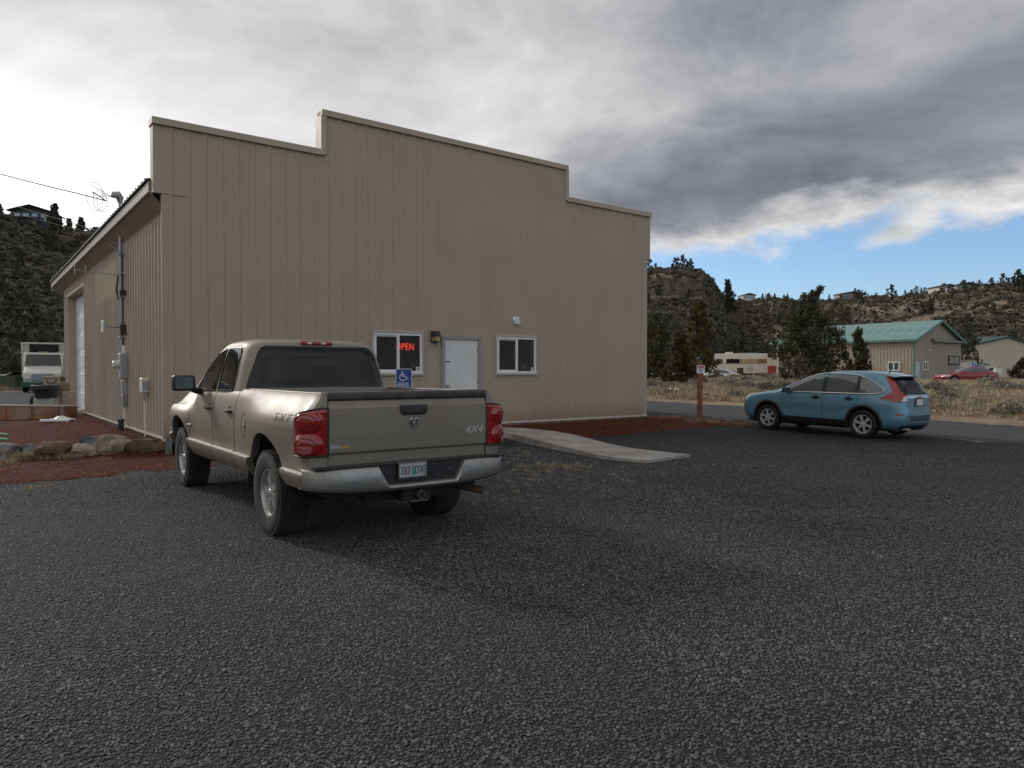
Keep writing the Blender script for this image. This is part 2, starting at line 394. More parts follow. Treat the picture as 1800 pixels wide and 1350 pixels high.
# ------------------------------------------------------------------ ground materials
def m_ground():
    m = bpy.data.materials.new('dry_earth'); m.use_nodes = True; t = NT(m.node_tree); b = t.n['Principled BSDF']
    co = t.new('ShaderNodeNewGeometry').outputs['Position']
    c = t.mix(t.ss(t.noise(co, .6, 6, .65), .35, .68), (.15, .105, .062), (.26, .19, .115))
    c = t.mix(t.ss(t.noise(co, 9, 4, .6), .5, .75, 0, .5), c, (.30, .235, .15))
    t.l.new(c, b.inputs['Base Color']); b.inputs['Roughness'].default_value = .95
    bn = t.new('ShaderNodeBump'); bn.inputs['Strength'].default_value = .6; bn.inputs['Distance'].default_value = .04
    t.l.new(t.noise(co, 14, 6, .7), bn.inputs['Height']); t.l.new(bn.outputs[0], b.inputs['Normal']); return m
def m_hill():
    m = bpy.data.materials.new('hillside'); m.use_nodes = True; t = NT(m.node_tree); b = t.n['Principled BSDF']
    ge = t.new('ShaderNodeNewGeometry'); co = ge.outputs['Position']
    sp = t.new('ShaderNodeSeparateXYZ'); t.l.new(ge.outputs['True Normal'], sp.inputs[0])
    soil = t.mix(t.ss(t.noise(co, .05, 6, .65), .36, .66), (.135, .110, .080), (.25, .20, .145))
    soil = t.mix(t.ss(t.noise(co, .45, 5, .7), .48, .66, 0, .7), soil, (.095, .082, .058))
    soil = t.mix(t.ss(t.noise(co, 1.4, 4, .7), .56, .70, 0, .6), soil, (.33, .28, .21))
    rv = t.noise(t.mapping(co, (.8, .8, .12)), .9, 6, .7); rock = t.mix(t.ss(rv, .35, .7), (.048, .041, .036), (.15, .118, .092))  # dark rock tones lifted, distance haze put into the colour
    sl = t.m('ADD', sp.outputs[2], t.m('MULTIPLY', t.m('SUBTRACT', t.noise(co, .12, 5, .6), .5), .35))
    c = t.mix(t.ss(sl, .86, .72), soil, rock)
    t.l.new(c, b.inputs['Base Color']); b.inputs['Roughness'].default_value = 1.; b.inputs['Specular IOR Level'].default_value = .1
    bn = t.new('ShaderNodeBump'); bn.inputs['Strength'].default_value = .55; bn.inputs['Distance'].default_value = 1.2
    t.l.new(t.m('ADD', t.noise(co, .35, 6, .7), t.m('MULTIPLY', rv, .6)), bn.inputs['Height']); t.l.new(bn.outputs[0], b.inputs['Normal']); return m
def m_gravel():
    m = bpy.data.materials.new('gravel'); m.use_nodes = True; t = NT(m.node_tree); b = t.n['Principled BSDF']
    co = t.new('ShaderNodeNewGeometry').outputs['Position']
    def cell(sc):
        v = t.new('ShaderNodeTexVoronoi', feature='F1'); v.inputs['Scale'].default_value = sc; t.l.new(co, v.inputs['Vector'])
        s = t.new('ShaderNodeSeparateColor'); t.l.new(v.outputs['Color'], s.inputs[0]); return v.outputs['Distance'], s.outputs[0], s.outputs[1]
    d, a, k = cell(58.); d2, a2, k2 = cell(120.)
    c = t.mix(a, (.052, .052, .054), (.124, .124, .128)); c = t.mix(t.m('MULTIPLY', a2, .5), c, (.066, .066, .068))
    c = t.mix(t.ss(k, .962, .972, 0, .8), c, (.26, .21, .16)); c = t.mix(t.ss(k2, .985, .99, 0, .6), c, (.20, .09, .06))
    c = t.mix(t.ss(d, .007, .015, 0, .45), c, (.02, .02, .021))
    big = t.noise(co, .45, 5, .6); c = t.mix(t.ss(big, .42, .72, 0, .3), c, (.088, .087, .086))
    tr = t.noise(t.mapping(co, (.5, .12, 1)), 1.6, 4, .6); c = t.mix(t.ss(tr, .5, .7, 0, .35), c, (.052, .052, .054))
    t.l.new(c, b.inputs['Base Color']); b.inputs['Roughness'].default_value = .82; b.inputs['Specular IOR Level'].default_value = .35
    bn = t.new('ShaderNodeBump'); bn.inputs['Strength'].default_value = 1.; bn.inputs['Distance'].default_value = .016
    h = t.m('ADD', t.m('MULTIPLY', d, -22.), t.m('MULTIPLY', d2, -9.)); t.l.new(h, bn.inputs['Height']); t.l.new(bn.outputs[0], b.inputs['Normal']); return m
def m_stone(name, lo, hi, odd, share=.05):
    m = bpy.data.materials.new(name); m.use_nodes = True; t = NT(m.node_tree); b = t.n['Principled BSDF']
    oi = t.new('ShaderNodeObjectInfo').outputs['Random']; oi2 = t.m('FRACT', t.m('MULTIPLY', oi, 37.7))
    c = t.mix(oi2, lo, hi); c = t.mix(t.ss(oi, 1-share-.004, 1-share), c, odd)
    c = t.mix(t.ss(t.noise(t.new('ShaderNodeTexCoord').outputs['Object'], 3., 3), .4, .8, 0, .3), c, lo)
    po = t.new('ShaderNodeNewGeometry').outputs['Position']; c = t.mix(t.ss(t.noise(po, .42, 6, .65), .36, .62, .0, .7), c, tuple(v*.50 for v in hi)); c = t.mix(t.ss(t.noise(po, .3, 5, .6), .52, .70, 0, .45), c, (.128, .116, .102))
    c = t.mix(t.ss(t.noise(t.mapping(po, (.35, .9, 1)), .8, 3, .6), .5, .7, 0, .35), c, tuple(v*1.15 for v in hi))
    t.l.new(c, b.inputs['Base Color']); b.inputs['Roughness'].default_value = .75; b.inputs['Specular IOR Level'].default_value = .4; return m
def m_cinder():
    m = bpy.data.materials.new('red_cinder'); m.use_nodes = True; t = NT(m.node_tree); b = t.n['Principled BSDF']
    co = t.new('ShaderNodeNewGeometry').outputs['Position']
    c = t.mix(t.ss(t.noise(co, 1.3, 6, .7), .35, .7), (.155, .034, .016), (.27, .064, .029))
    v = t.new('ShaderNodeTexVoronoi'); v.inputs['Scale'].default_value = 48.; t.l.new(co, v.inputs['Vector'])
    s = t.new('ShaderNodeSeparateColor'); t.l.new(v.outputs['Color'], s.inputs[0])
    c = t.mix(t.ss(s.outputs[0], .3, 1., 0, .7), c, (.06, .018, .013)); c = t.mix(t.ss(s.outputs[1], .965, .975, 0, .8), c, (.30, .19, .12))
    c = t.mix(t.ss(t.noise(co, 2.1, 5, .7), .62, .74, 0, .55), c, (.15, .10, .06))
    t.l.new(c, b.inputs['Base Color']); b.inputs['Roughness'].default_value = .95; b.inputs['Specular IOR Level'].default_value = .2
    bn = t.new('ShaderNodeBump'); bn.inputs['Strength'].default_value = 1.; bn.inputs['Distance'].default_value = .03
    t.l.new(t.m('ADD', t.m('MULTIPLY', v.outputs['Distance'], -14.), t.noise(co, 7, 4)), bn.inputs['Height']); t.l.new(bn.outputs[0], b.inputs['Normal']); return m
M_GR = m_gravel(); M_CI = m_cinder()
M_AS = mat('asphalt', (.050, .0505, .053), .85, var=.18, scale=.9, bump=.5, bscale=60., spec=.3, coord='Object')
M_CON = mat('concrete', (.36, .335, .305), .85, var=.16, scale=2.6, bump=.35, bscale=50., dirt=(.17, .145, .12), dscale=1.6, damt=.7)

# ------------------------------------------------------------------ ground and hills
def build_terrain():
    az = np.unique(np.concatenate([np.arange(-180, -60, 3.), np.arange(-60, 60.01, .3), np.arange(60, 180.01, 3.)]))
    rn = .5*(64/.5)**(np.arange(130)/129.)
    A = np.radians(az)[:, None]
    Xn, Yn = np.sin(A)*rn, np.cos(A)*rn
    mb = MB(); Z = height(Xn, Yn)
    mb.grid([list(zip(Xn[i], Yn[i], Z[i])) for i in range(len(az))]); mb.add([(0, 0, float(gz(0, 0)))], [])
    link('ground', mb.mesh('ground', m_ground()), kind='structure', label='bare tan earth of the field and valley floor')
    Dm = hill_par(az)[1]; s = np.linspace(0, 1, 96)**1.0
    r2 = 64+(Dm[:, None]*1.22-64)*s[None, :]
    X2, Y2 = np.sin(A)*r2, np.cos(A)*r2; Z2 = height(X2, Y2)
    mb = MB(); mb.grid([list(zip(X2[i], Y2[i], Z2[i])) for i in range(len(az))])
    link('hills', mb.mesh('hills', m_hill()), kind='structure', label='brown rimrock hills of sage and scattered juniper')
build_terrain()
def sheet(name, poly, off, m, step=.5, wob=0., label=None, seed=1, hf=None, edge_drop=0.):
    """ground covering with the given outline, following the ground"""
    P = []; rr = random.Random(seed)
    for i, p in enumerate(poly):
        q = poly[(i+1) % len(poly)]; L = math.hypot(q[0]-p[0], q[1]-p[1]); k = max(1, int(L/max(step*.7, .12)))
        for j in range(k):
            x, y = p[0]+(q[0]-p[0])*j/k, p[1]+(q[1]-p[1])*j/k
            P.append((x+rr.uniform(-wob, wob), y+rr.uniform(-wob, wob)))
    nb = len(P); xs = [p[0] for p in P]; ys = [p[1] for p in P]
    pts = [Vector(p) for p in P]; x = min(xs)+step/2
    pa = np.array(P)
    def inside(x, y):
        c = False; j = nb-1
        for i in range(nb):
            if (P[i][1] > y) != (P[j][1] > y) and x < (P[j][0]-P[i][0])*(y-P[i][1])/(P[j][1]-P[i][1])+P[i][0]: c = not c
            j = i
        return c
    while x < max(xs):
        y = min(ys)+step/2
        while y < max(ys):
            if inside(x, y) and np.min(np.hypot(pa[:, 0]-x, pa[:, 1]-y)) > step*.3: pts.append(Vector((x+rr.uniform(-.1, .1)*step, y+rr.uniform(-.1, .1)*step)))
            y += step
        x += step
    vo, _, fo, ov, *_ = delaunay_2d_cdt(pts, [], [list(range(nb))], 1, 1e-4)
    X = np.array([v.x for v in vo]); Y = np.array([v.y for v in vo]); Z = (hf(X, Y) if hf else gz(X, Y))+off
    Z -= np.where([min(q, default=0) < nb for q in ov], .034, 0)
    mb = MB(); mb.v = list(zip(X.tolist(), Y.tolist(), Z.tolist())); mb.f = [list(f) for f in fo]; mb.m = [0]*len(fo); mb.sm = [True]*len(fo)
    return link(name, mb.mesh(name, m), kind='structure', label=label)
P2 = lambda px, py: tuple(at(px, py))[:2]
B2 = lambda x, y: tuple(bw(x, y, 0))[:2]
rdp = lambda s, d: (RO.x+RD.x*s-RN.x*d, RO.y+RD.y*s-RN.y*d)
sheet('gravel_lot', [(-30, -10), (26, -10), (20.2, 1.5), (11.2, 18.), (3.6, 31.8), (0, 40), (-6, 47), (-44, 47), (-44, 10)], .012, M_GR, 1.0, 0, 'dark grey crushed gravel parking lot')
sheet('road', [rdp(-16, 5.6), rdp(36, 5.6), rdp(36, 0), rdp(-16, 0)], .022, M_AS, .8, .05, 'asphalt road passing behind the parked blue car')
CIN_L = [P2(*p) for p in ((-70, 864), (0, 855.5), (50, 852), (95, 848), (155, 843), (200, 839), (231, 832), (309, 830), (420, 818), (560, 800), (700, 787), (880, 773))]
CIN_L += [B2(5.5, -.05), B2(-.02, -.05), B2(.05, 11.5)]+[P2(*p) for p in ((120, 730), (0, 741), (-70, 748))]
sheet('cinder_bed', CIN_L, .03, M_CI, .35, .05, 'red volcanic cinder bed along the side wall')
WU = [P2(*p) for p in ((880, 753), (930, 758.5), (976, 765.6), (1016, 774), (1055, 783.), (1096, 791), (1150, 797.5), (1213, 804.5))]
WL = [P2(*p) for p in ((880, 770), (905, 776.), (935, 783), (975, 791.5), (1016, 800), (1060, 808), (1096, 812), (1136, 816))]
WU = [B2(7.5, -.01)]+WU; WL = [B2(5.75, -.01)]+WL
CIN_R = WU[::1][0:5]+[P2(*p) for p in ((1016, 771), (1073, 768.5), (1136, 761), (1207, 756), (1260, 751.5), (1322, 753), (1322, 746), (1290, 741), (1240, 736.5), (1180, 733))]+[B2(13.6, .6), B2(13.1, -.04)]
sheet('cinder_bed', CIN_R, .034, M_CI, .3, .05, 'red volcanic cinder bed below the front wall')
def build_walk():
    n = len(WU); mb = MB(); rows = []
    def cr(P, t):
        i = min(int(t), n-2); f = t-i; p = [P[max(i-1, 0)], P[i], P[i+1], P[min(i+2, n-1)]]
        return [.5*(2*p[1][k]+(p[2][k]-p[0][k])*f+(2*p[0][k]-5*p[1][k]+4*p[2][k]-p[3][k])*f*f+(3*p[1][k]-p[0][k]-3*p[2][k]+p[3][k])*f**3) for k in (0, 1)]
    N = 40
    for i in range(N+1):
        t = (n-1)*i/N; u = cr(WU, t); l = cr(WL, t); z = .195-(.195-.052)*smooth01(i/N*1.05)
        rows.append([(u[0], u[1], z-.3), (u[0], u[1], z-.006), (u[0]*.99+l[0]*.01, u[1]*.99+l[1]*.01, z), (l[0]*.99+u[0]*.01, l[1]*.99+u[1]*.01, z), (l[0], l[1], z-.006), (l[0], l[1], z-.3)])
    mb.grid(rows, 0, False); k = len(mb.v)
    mb.f.append([k-6+i for i in range(6)]); mb.m.append(0); mb.sm.append(False)
    link('walkway', mb.mesh('walkway', M_CON), kind='structure', label='curved concrete ramp leading from the door to the lot')
build_walk()

# ------------------------------------------------------------------ gravel stones, cinders, straw
def chip(seed, flat=.5):
    r = random.Random(seed); bm = bmesh.new(); bmesh.ops.create_icosphere(bm, subdivisions=1, radius=1)
    sx, sy = r.uniform(.7, 1.1), r.uniform(.6, .95)
    for v in bm.verts:
        k = r.uniform(.72, 1.12); v.co = Vector((v.co.x*sx*k, v.co.y*sy*k, v.co.z*flat*k))
    me = bpy.data.meshes.new('chip'); bm.to_mesh(me); bm.free(); return me
M_ST = m_stone('crushed_basalt', (.048, .048, .051), (.145, .147, .153), (.30, .245, .19), .035)
M_CS = m_stone('cinder_chips', (.115, .024, .013), (.285, .066, .030), (.30, .17, .10), .04)
def in_poly(px, py, poly):
    c = np.zeros(len(px), bool); j = len(poly)-1
    for i in range(len(poly)):
        xi, yi = poly[i]; xj, yj = poly[j]
        with np.errstate(divide='ignore', invalid='ignore'): k = ((yi > py) != (yj > py)) & (px < (xj-xi)*(py-yi)/(yj-yi)+xi)
        c ^= k; j = i
    return c
WALK_POLY = WU+WL[::-1]
def wild(pts, r0, r1, tilt=.5):
    n = len(pts); rot = np.stack([RNG.uniform(-tilt, tilt, n), RNG.uniform(-tilt, tilt, n), RNG.uniform(0, 6.28, n)], 1)
    s = RNG.uniform(r0, r1, n); return rot, np.stack([s, s, s], 1)
def build_stones():
    n = 860000; y = np.sqrt(RNG.uniform(2.5**2, 18.**2, n)); x = RNG.uniform(-.84, .84, n)*y
    keep = RNG.random(n) < np.clip(1.02-.085*(y-5.2), .0, 1); x, y = x[keep], y[keep]
    s = RNG.uniform(.0052, .0115, len(x))*(1+.03*np.clip(y-4, 0, 9)); big = RNG.random(len(s)) < .014; s[big] *= RNG.uniform(1.3, 2.0, big.sum())
    ok = ~in_poly(x, y, CIN_L) & ~in_poly(x, y, CIN_R) & ~in_poly(x, y, WALK_POLY)
    x, y, s = x[ok], y[ok], s[ok]; n = len(x)
    rot, _ = wild(x, 0, 1, .38)
    scatter('gravel', np.stack([x, y, gz(x, y)+.012+s*.15], 1), rot, np.stack([s, s, s], 1), RNG.integers(0, 4, n), SRC_STONE, 'loose dark crushed stone spread over the parking lot', 'gravel')
    x = RNG.uniform(-13, 9, 130000); y = RNG.uniform(8, 24, 130000); ok = (in_poly(x, y, CIN_L) | in_poly(x, y, CIN_R)) & ~in_poly(x, y, WALK_POLY)
    x, y = x[ok]+RNG.normal(0, .09, ok.sum()), y[ok]+RNG.normal(0, .09, ok.sum()); rot, s = wild(x, .006, .018, .9)
    scatter('cinder', np.stack([x, y, gz(x, y)+.03], 1), rot, s, RNG.integers(0, 4, len(x)), SRC_CIND, 'loose red cinder chips on the planting beds', 'cinder')
SRC_STONE = []; SRC_CIND = []
for i in range(4):
    a = chip(i); a.materials.append(M_ST); SRC_STONE.append(source('stone', a)); a = chip(20+i, .8); a.materials.append(M_CS); SRC_CIND.append(source('cinder_chip', a))
build_stones()
def tuft(seed, n, h, spread, w, m, lean=.5):
    r = random.Random(seed); mb = MB()
    for _ in range(n):
        a = r.uniform(0, 6.28); d = spread*math.sqrt(r.random()); x, y = d*math.cos(a), d*math.sin(a); b = a+r.uniform(-1, 1); L = h*r.uniform(.5, 1.1); q = lean*r.uniform(.3, 1.2)
        ox, oy = math.cos(b)*L*q, math.sin(b)*L*q; c, s = math.cos(b+1.57)*w, math.sin(b+1.57)*w
        mb.add([(x-c, y-s, -.02), (x+c, y+s, -.02), (x+ox*.4+c*.8, y+oy*.4+s*.8, L*.6), (x+ox*.4-c*.8, y+oy*.4-s*.8, L*.6), (x+ox, y+oy, L*.95)], [(0, 1, 2, 3), (3, 2, 4)])
    return mb.mesh('tuft', m)
M_STRAW = mat('straw', (.36, .29, .19), .9, var=.25, scale=6., rand=.35, spec=.2)
M_GRASS = mat('dry_grass', (.40, .328, .225), .9, var=.25, scale=3., rand=.4, spec=.2)

# ------------------------------------------------------------------ the metal building
M_SID = mat('tan_siding', (.418, .333, .254), .5, var=.035, scale=.7, spec=.35, streak=.14, dirt=(.24, .19, .145), dscale=.9, damt=.14)
M_SIDE = mat('tan_siding_side', (.40, .33, .265), .5, var=.06, scale=.7, spec=.4, streak=.35, dirt=(.20, .16, .12), dscale=.6, damt=.3)
M_TRIM = mat('tan_trim', (.435, .362, .29), .45, var=.05, scale=1.2, spec=.4, dirt=(.25, .21, .16), dscale=2., damt=.25)
M_FASC = mat('fascia_trim', (.50, .47, .43), .45, var=.06, scale=1.2, spec=.4, dirt=(.28, .24, .2), dscale=1.5, damt=.3)
M_SOF = mat('soffit', (.27, .21, .155), .7, var=.1, scale=1.)
M_ROOF = mat('roof_metal', (.26, .27, .25), .45, metal=.3, var=.1, scale=1.)
M_VINYL = mat('white_vinyl', (.78, .78, .78), .4, var=.04, dirt=(.5, .48, .44), dscale=4., damt=.3)
M_WHITE = mat('white_paint', (.70, .69, .67), .45, var=.03, scale=1.5, dirt=(.5, .48, .45), dscale=2.2, damt=.3)
M_GDOOR = mat('garage_door_white', (.76, .76, .80), .45, var=.03, scale=1.5, dirt=(.55, .53, .5), dscale=1.2, damt=.3)
M_DARK = mat('dark_metal', (.03, .03, .032), .5, var=.2)
M_STEEL = mat('galvanised', (.36, .37, .38), .45, metal=.7, var=.12, scale=8.)
M_GREY = mat('grey_box', (.33, .345, .355), .5, var=.08, scale=6.)
M_INT = mat('interior_wall', (.42, .40, .37), .9, var=.1)
M_WIN = glass('window_glass', (.11, .105, .10), clear=.72)
M_BLACKP = mat('black_plastic', (.018, .018, .019), .45, var=.15, scale=9.)
M_CABLE = mat('cable', (.03, .03, .032), .6)
bld = thing('metal_building', 'large tan ribbed metal building with a stepped false front', 'building', BO, BRZ)
STEP = [(-.15, 3.10, 5.97), (3.10, 9.98, 6.81), (9.98, 13.25, 5.98)]
WINS = [(4.273, 5.50, 1.255, 2.165), (7.65, 8.886, 1.255, 2.17)]
DOOR = (6.05, 7.16, 0, 2.13)
def ribs(u0, u1, hh=.03, per=.3048):
    pts = [(u0, 0)]; k = math.floor(u0/per)
    while k*per < u1+per:
        c = k*per+per/2
        for d, h in ((-.052, 0), (-.024, hh), (.024, hh), (.052, 0), (.085, 0), (.098, .005), (.112, .005), (.125, 0), (.18, 0), (.193, .005), (.207, .005), (.22, 0)):
            if u0+.002 < c+d < u1-.002: pts.append((c+d, h))
        k += 1
    pts.append((u1, 0)); return sorted(pts)
def siding(parent, U0, U1, top, opens, place, m, width=.9144, z0=0., seams=()):
    u = U0
    while u < U1-.01:
        ue = min(u+width, U1); mb = MB(); pr = ribs(u, ue-.0003)
        cuts = sorted({c for o in opens for c in o[:2] if u < c < ue} | {c for c in seams if u < c < ue})
        us = [p[0] for p in pr]; hs = [p[1] for p in pr]
        for c in cuts:
            h = float(np.interp(c, us, hs)); pr += [(c-.0005, h), (c+.0005, h)]
        pr.sort()
        for (a, ha), (b, hb) in zip(pr, pr[1:]):
            mid = (a+b)/2; zt = top(mid); segs = [(z0, zt)]
            for o in opens:
                if o[0] <= mid <= o[1]:
                    ns = []
                    for s0, s1 in segs:
                        if o[2] > s0: ns.append((s0, min(o[2], s1)))
                        if o[3] < s1: ns.append((max(o[3], s0), s1))
                    segs = [q for q in ns if q[1]-q[0] > .003]
            for s0, s1 in segs: mb.add([place(a, ha, s0), place(b, hb, s0), place(b, hb, s1), place(a, ha, s1)], [(0, 1, 2, 3)])
        if mb.f: mb.build('siding_panel', m, parent, merge=.0002)
        u = ue
def ftop(u): return next(z for a, b, z in STEP if u <= b)
siding(bld, 0, 13.1, lambda u: ftop(u)-.02, WINS+[DOOR], lambda u, h, z: (u, -h*.62, z), M_SID, seams=(3.1, 9.98))
G0, G1, GZ = 11.72, 16.4, 4.02
siding(bld, .03, 17.6, lambda u: 4.40, [(G0, G1, -1, GZ)], lambda u, h, z: (.1-h, u, z), M_SIDE, z0=.03)
def building():
    # parapet and structure behind the sheets
    mb = MB()
    mb.box(.0, 3.09, .012, .20, 4.45, 5.95); mb.box(3.09, 9.99, .012, .20, 3.2, 6.79); mb.box(9.99, 13.09, .012, .20, 4.45, 5.96)
    mb.build('parapet_wall', M_SID, bld)
    for x0, x1 in ((-.150, -.002), (13.102, 13.25)): MB().box(x0, x1, -.004, .24, 4.60, 5.95).build('parapet_wing', M_SID, bld)
    MB().box(-.148, .52, -.024, -.003, 4.588, 4.598).build('lap_strip', M_TRIM, bld)
    for (a, b, z) in STEP:
        mb = MB(); mb.box(a-.01 if a > 0 and z > 6 else a-.02, b+.01 if z > 6 else b+.012, -.062, .26, z-.125, z); mb.box(a-.02 if a < 0 else a-.01, b+.02, -.066, -.06, z-.128, z-.115)
        mb.build('coping', M_TRIM, bld, bevel=.006)
    mb = MB(); mb.box(3.07, 3.185, -.058, .25, 5.86, 6.69); mb.build('step_trim', M_TRIM, bld, bevel=.005)
    mb = MB(); mb.box(9.895, 10.01, -.058, .25, 5.87, 6.69); mb.build('step_trim', M_TRIM, bld, bevel=.005)
    mb = MB(); mb.box(-.010, .16, -.012, .0, .02, 4.58); mb.box(-.010, .099, .001, .05, .02, 4.58); mb.build('corner_trim', M_SID, bld, bevel=.006)
    mb = MB(); mb.box(12.98, 13.112, -.022, .1, .02, 4.6); mb.build('corner_trim', M_TRIM, bld, bevel=.006)
    for q in ((-.02, 13.12, -.026, .02, -.012, .03), (.062, .1, .03, G0-.05, -.012, .028), (.062, .1, G1+.05, 17.6, -.012, .028)): MB().box(*q).build('base_trim', mat('base_trim', (.60, .52, .45), .5, var=.06), bld)
    mb = MB(); mb.box(.12, 13.0, .03, 17.5, -.5, -.013); mb.build('foundation', M_CON, bld)
    # plain walls at the far sides
    mb = MB(); mb.box(12.95, 13.08, .22, 17.6, 0, 4.4); mb.box(.2, 12.95, 17.45, 17.6, 0, 4.4); mb.prism([(.2, 4.4), (12.95, 4.4), (6.55, 6.5)], 'y', 17.4, 17.58); mb.build('wall', M_SID, bld)
    mb = MB(); mb.box(.112, .2, .22, G0-.02, .0, 4.4); mb.box(.112, .2, G1+.02, 17.44, 0, 4.4); mb.box(.112, .2, G0-.02, G1+.02, GZ+.02, 4.4); mb.build('wall', M_SID, bld)
    # interior seen through the windows
    mb = MB(); x0, x1, y0, y1, z1 = .4, 12.6, .03, 4.2, 2.7
    mb.add([(x0, y0, .01), (x1, y0, .01), (x1, y1, .01), (x0, y1, .01), (x0, y0, z1), (x1, y0, z1), (x1, y1, z1), (x0, y1, z1)], [(0, 1, 2, 3), (4, 7, 6, 5), (2, 6, 7, 3), (0, 3, 7, 4), (1, 5, 6, 2)])
    mb.box(8.78, 8.9, .06, 2.6, .01, 2.69); mb.box(3.9, 5.7, 2.2, 2.8, .02, 1.1); mb.build('interior_wall', M_INT, bld)
    # eaves on the side wall
    mb = MB(); mb.box(-.19, -.165, .22, 19.3, 4.645, 4.84); mb.box(-.195, -.1, .22, 19.3, 4.635, 4.65); mb.box(-.185, .4, 19.28, 19.3, 4.5, 4.86); mb.build('fascia', M_FASC, bld, bevel=.004)
    mb = MB(); mb.add([(-.16, .21, 4.64), (.105, .04, 4.30), (.105, 19.28, 4.34), (-.16, 19.28, 4.64)], [(0, 1, 2, 3)]); mb.add([(.105, 17.6, 4.34), (.105, 19.28, 4.34), (6.5, 19.28, 4.34), (6.5, 17.6, 4.34)], [(0, 1, 2, 3)])
    mb.build('soffit', M_SOF, bld)
    mb = MB(); sl = .27; per = .3048; pr = ribs(0, .9130, .046)
    for (a, ha), (b, hb) in zip(pr, pr[1:]):
        mb.add([(0, a, ha), (0, b, hb), (6.8, b, hb+6.8*sl), (6.8, a, ha+6.8*sl)], [(0, 1, 2, 3)]); mb.add([(0, a, -.012), (0, b, -.012), (0, b, hb), (0, a, ha)], [(0, 1, 2, 3)])
    me = mb.mesh('roof_panel', M_ROOF, merge=.0002); n = 21
    for i in range(n): link('roof_panel', me, bld, (-.235, .22+i*.9144, 4.862))
    mb = MB(); mb.box(6.53, 13.4, .24, 19.3, -.04, 0, 0); v = [(p[0], p[1], 6.69-(p[0]-6.55)*.27+p[2]) for p in mb.v]; mb.v = v; mb.build('roof_slope', M_ROOF, bld)
    # garage door
    mb = MB(); x = .345
    mb.box(.062, .36, G1-.002, G1+.10, .0, GZ+.1); mb.box(.062, .36, G0-.10, G0+.002, 0, GZ+.1); mb.box(.062, .36, G0+.002, G1-.002, GZ, GZ+.1); mb.build('door_jamb', M_TRIM, bld, bevel=.004)
    mb = MB(); mb.box(.03, .6, G0-.05, G1+.05, -.05, .0); mb.build('threshold', M_CON, bld)
    gd = MB().box(x+.05, x+.07, G0, G1, 0, GZ).build('garage_door', M_GDOOR, bld); nh = 6; hh = GZ/nh
    mb = MB(); mb.box(0, .045, 0, G1-G0, .004, hh-.004)
    for k in range(8):
        a = .12+k*(G1-G0-.1)/8; bq = a+(G1-G0-.1)/8-.12
        mb.box(-.012, 0.002, a, bq, .10, hh-.10)
    me = mb.mesh('door_panel', M_GDOOR, bevel=.006)
    for k in range(nh): link('door_panel', me, gd, (x, G0, k*hh))
    # windows
    for i, (a, b, z0, z1) in enumerate(WINS):
        mb = MB(); t = .045; mb.box(a-t, b+t, -.04, .0, z1, z1+t, 1); mb.box(a-t, b+t, -.055, .0, z0-t*1.2, z0, 1); mb.box(a-t, a, -.04, 0, z0, z1, 1); mb.box(b, b+t, -.04, 0, z0, z1, 1)
        f = .05; y0, y1 = -.028, .05
        mb.box(a, b, y0, y1, z1-f, z1); mb.box(a, b, y0-.012, y1, z0, z0+f); mb.box(a, a+f, y0, y1, z0+f, z1-f); mb.box(b-f, b, y0, y1, z0+f, z1-f)
        wn = mb.build('window', [M_VINYL, M_TRIM], bld, bevel=.004); m = (a+b)/2; t = .034
        MB().box(m-.03, m+.03, y0-.006, .035, z0+f, z1-f).build('mullion', M_VINYL, wn, bevel=.004)
        mb = MB(); x0, x1 = a+f, m-.03; mb.box(x0, x1, 0, .03, z1-f-t, z1-f); mb.box(x0, x1, 0, .03, z0+f, z0+f+t); mb.box(x0, x0+t, 0, .03, z0+f+t, z1-f-t); mb.build('sash', M_VINYL, wn)
        MB().box(a+f+t, m-.03, .012, .018, z0+f+t, z1-f-t).build('pane', M_WIN, wn); MB().box(m+.03, b-f, -.004, .002, z0+f, z1-f).build('pane', M_WIN, wn)
    # entrance door
    a, b, z0, z1 = DOOR; mb = MB(); t = .075
    mb.box(a-.02, a+t, -.035, .08, 0, z1+.02); mb.box(b-t, b+.02, -.035, .08, 0, z1+.02); mb.box(a+t, b-t, -.035, .08, z1-.07, z1+.02)
    mb.build('door_frame', mat('door_frame', (.30, .285, .26), .5, var=.08), bld, bevel=.004)
    d = MB().box(a+t+.004, b-t-.004, .0, .045, .02, z1-.075).build('door', M_WHITE, bld, bevel=.003)
    mb = MB(); c = (a+t+.075, 0, .95); mb.lathe([(.034, 0), (.034, -.012), (.014, -.016), (.014, -.04), (.028, -.05), (.031, -.066), (.02, -.078), (.001, -.08)], 16, 'y', c); mb.build('handle', M_STEEL, d)
    for z in (.3, 1.05, 1.82): MB().lathe([(.001, z-.06), (.011, z-.06), (.011, z+.06), (.001, z+.06)], 10, 'z', (b-t-.004, -.008, 0)).box(b-t-.03, b-t+.02, -.004, 0, z-.055, z+.055).build('hinge', M_STEEL, d)
    MB().box(a+t+.03, a+t+.15, -.004, 0, 1.515, 1.545).build('door_plate', M_DARK, d)
    # screws and small rust runs keep their own places on the front
    mb = MB(); r = random.Random(4)
    for zz in (.25, 1.1, 2.5, 3.6, 4.7, 5.55):
        for k in range(1, 43):
            u = k*.3048+.1
            if any(o[0]-.05 < u < o[1]+.05 and o[2]-.05 < zz < o[3]+.05 for o in WINS+[DOOR]) or zz > ftop(u)-.2: continue
            mb.lathe([(.009, -.001), (.008, -.007), (.001, -.009)], 6, 'y', (u, 0, zz), 0)
    mb.build('screws', mat('screw', (.16, .12, .09), .6, var=.3, scale=30.), bld, kind='stuff')
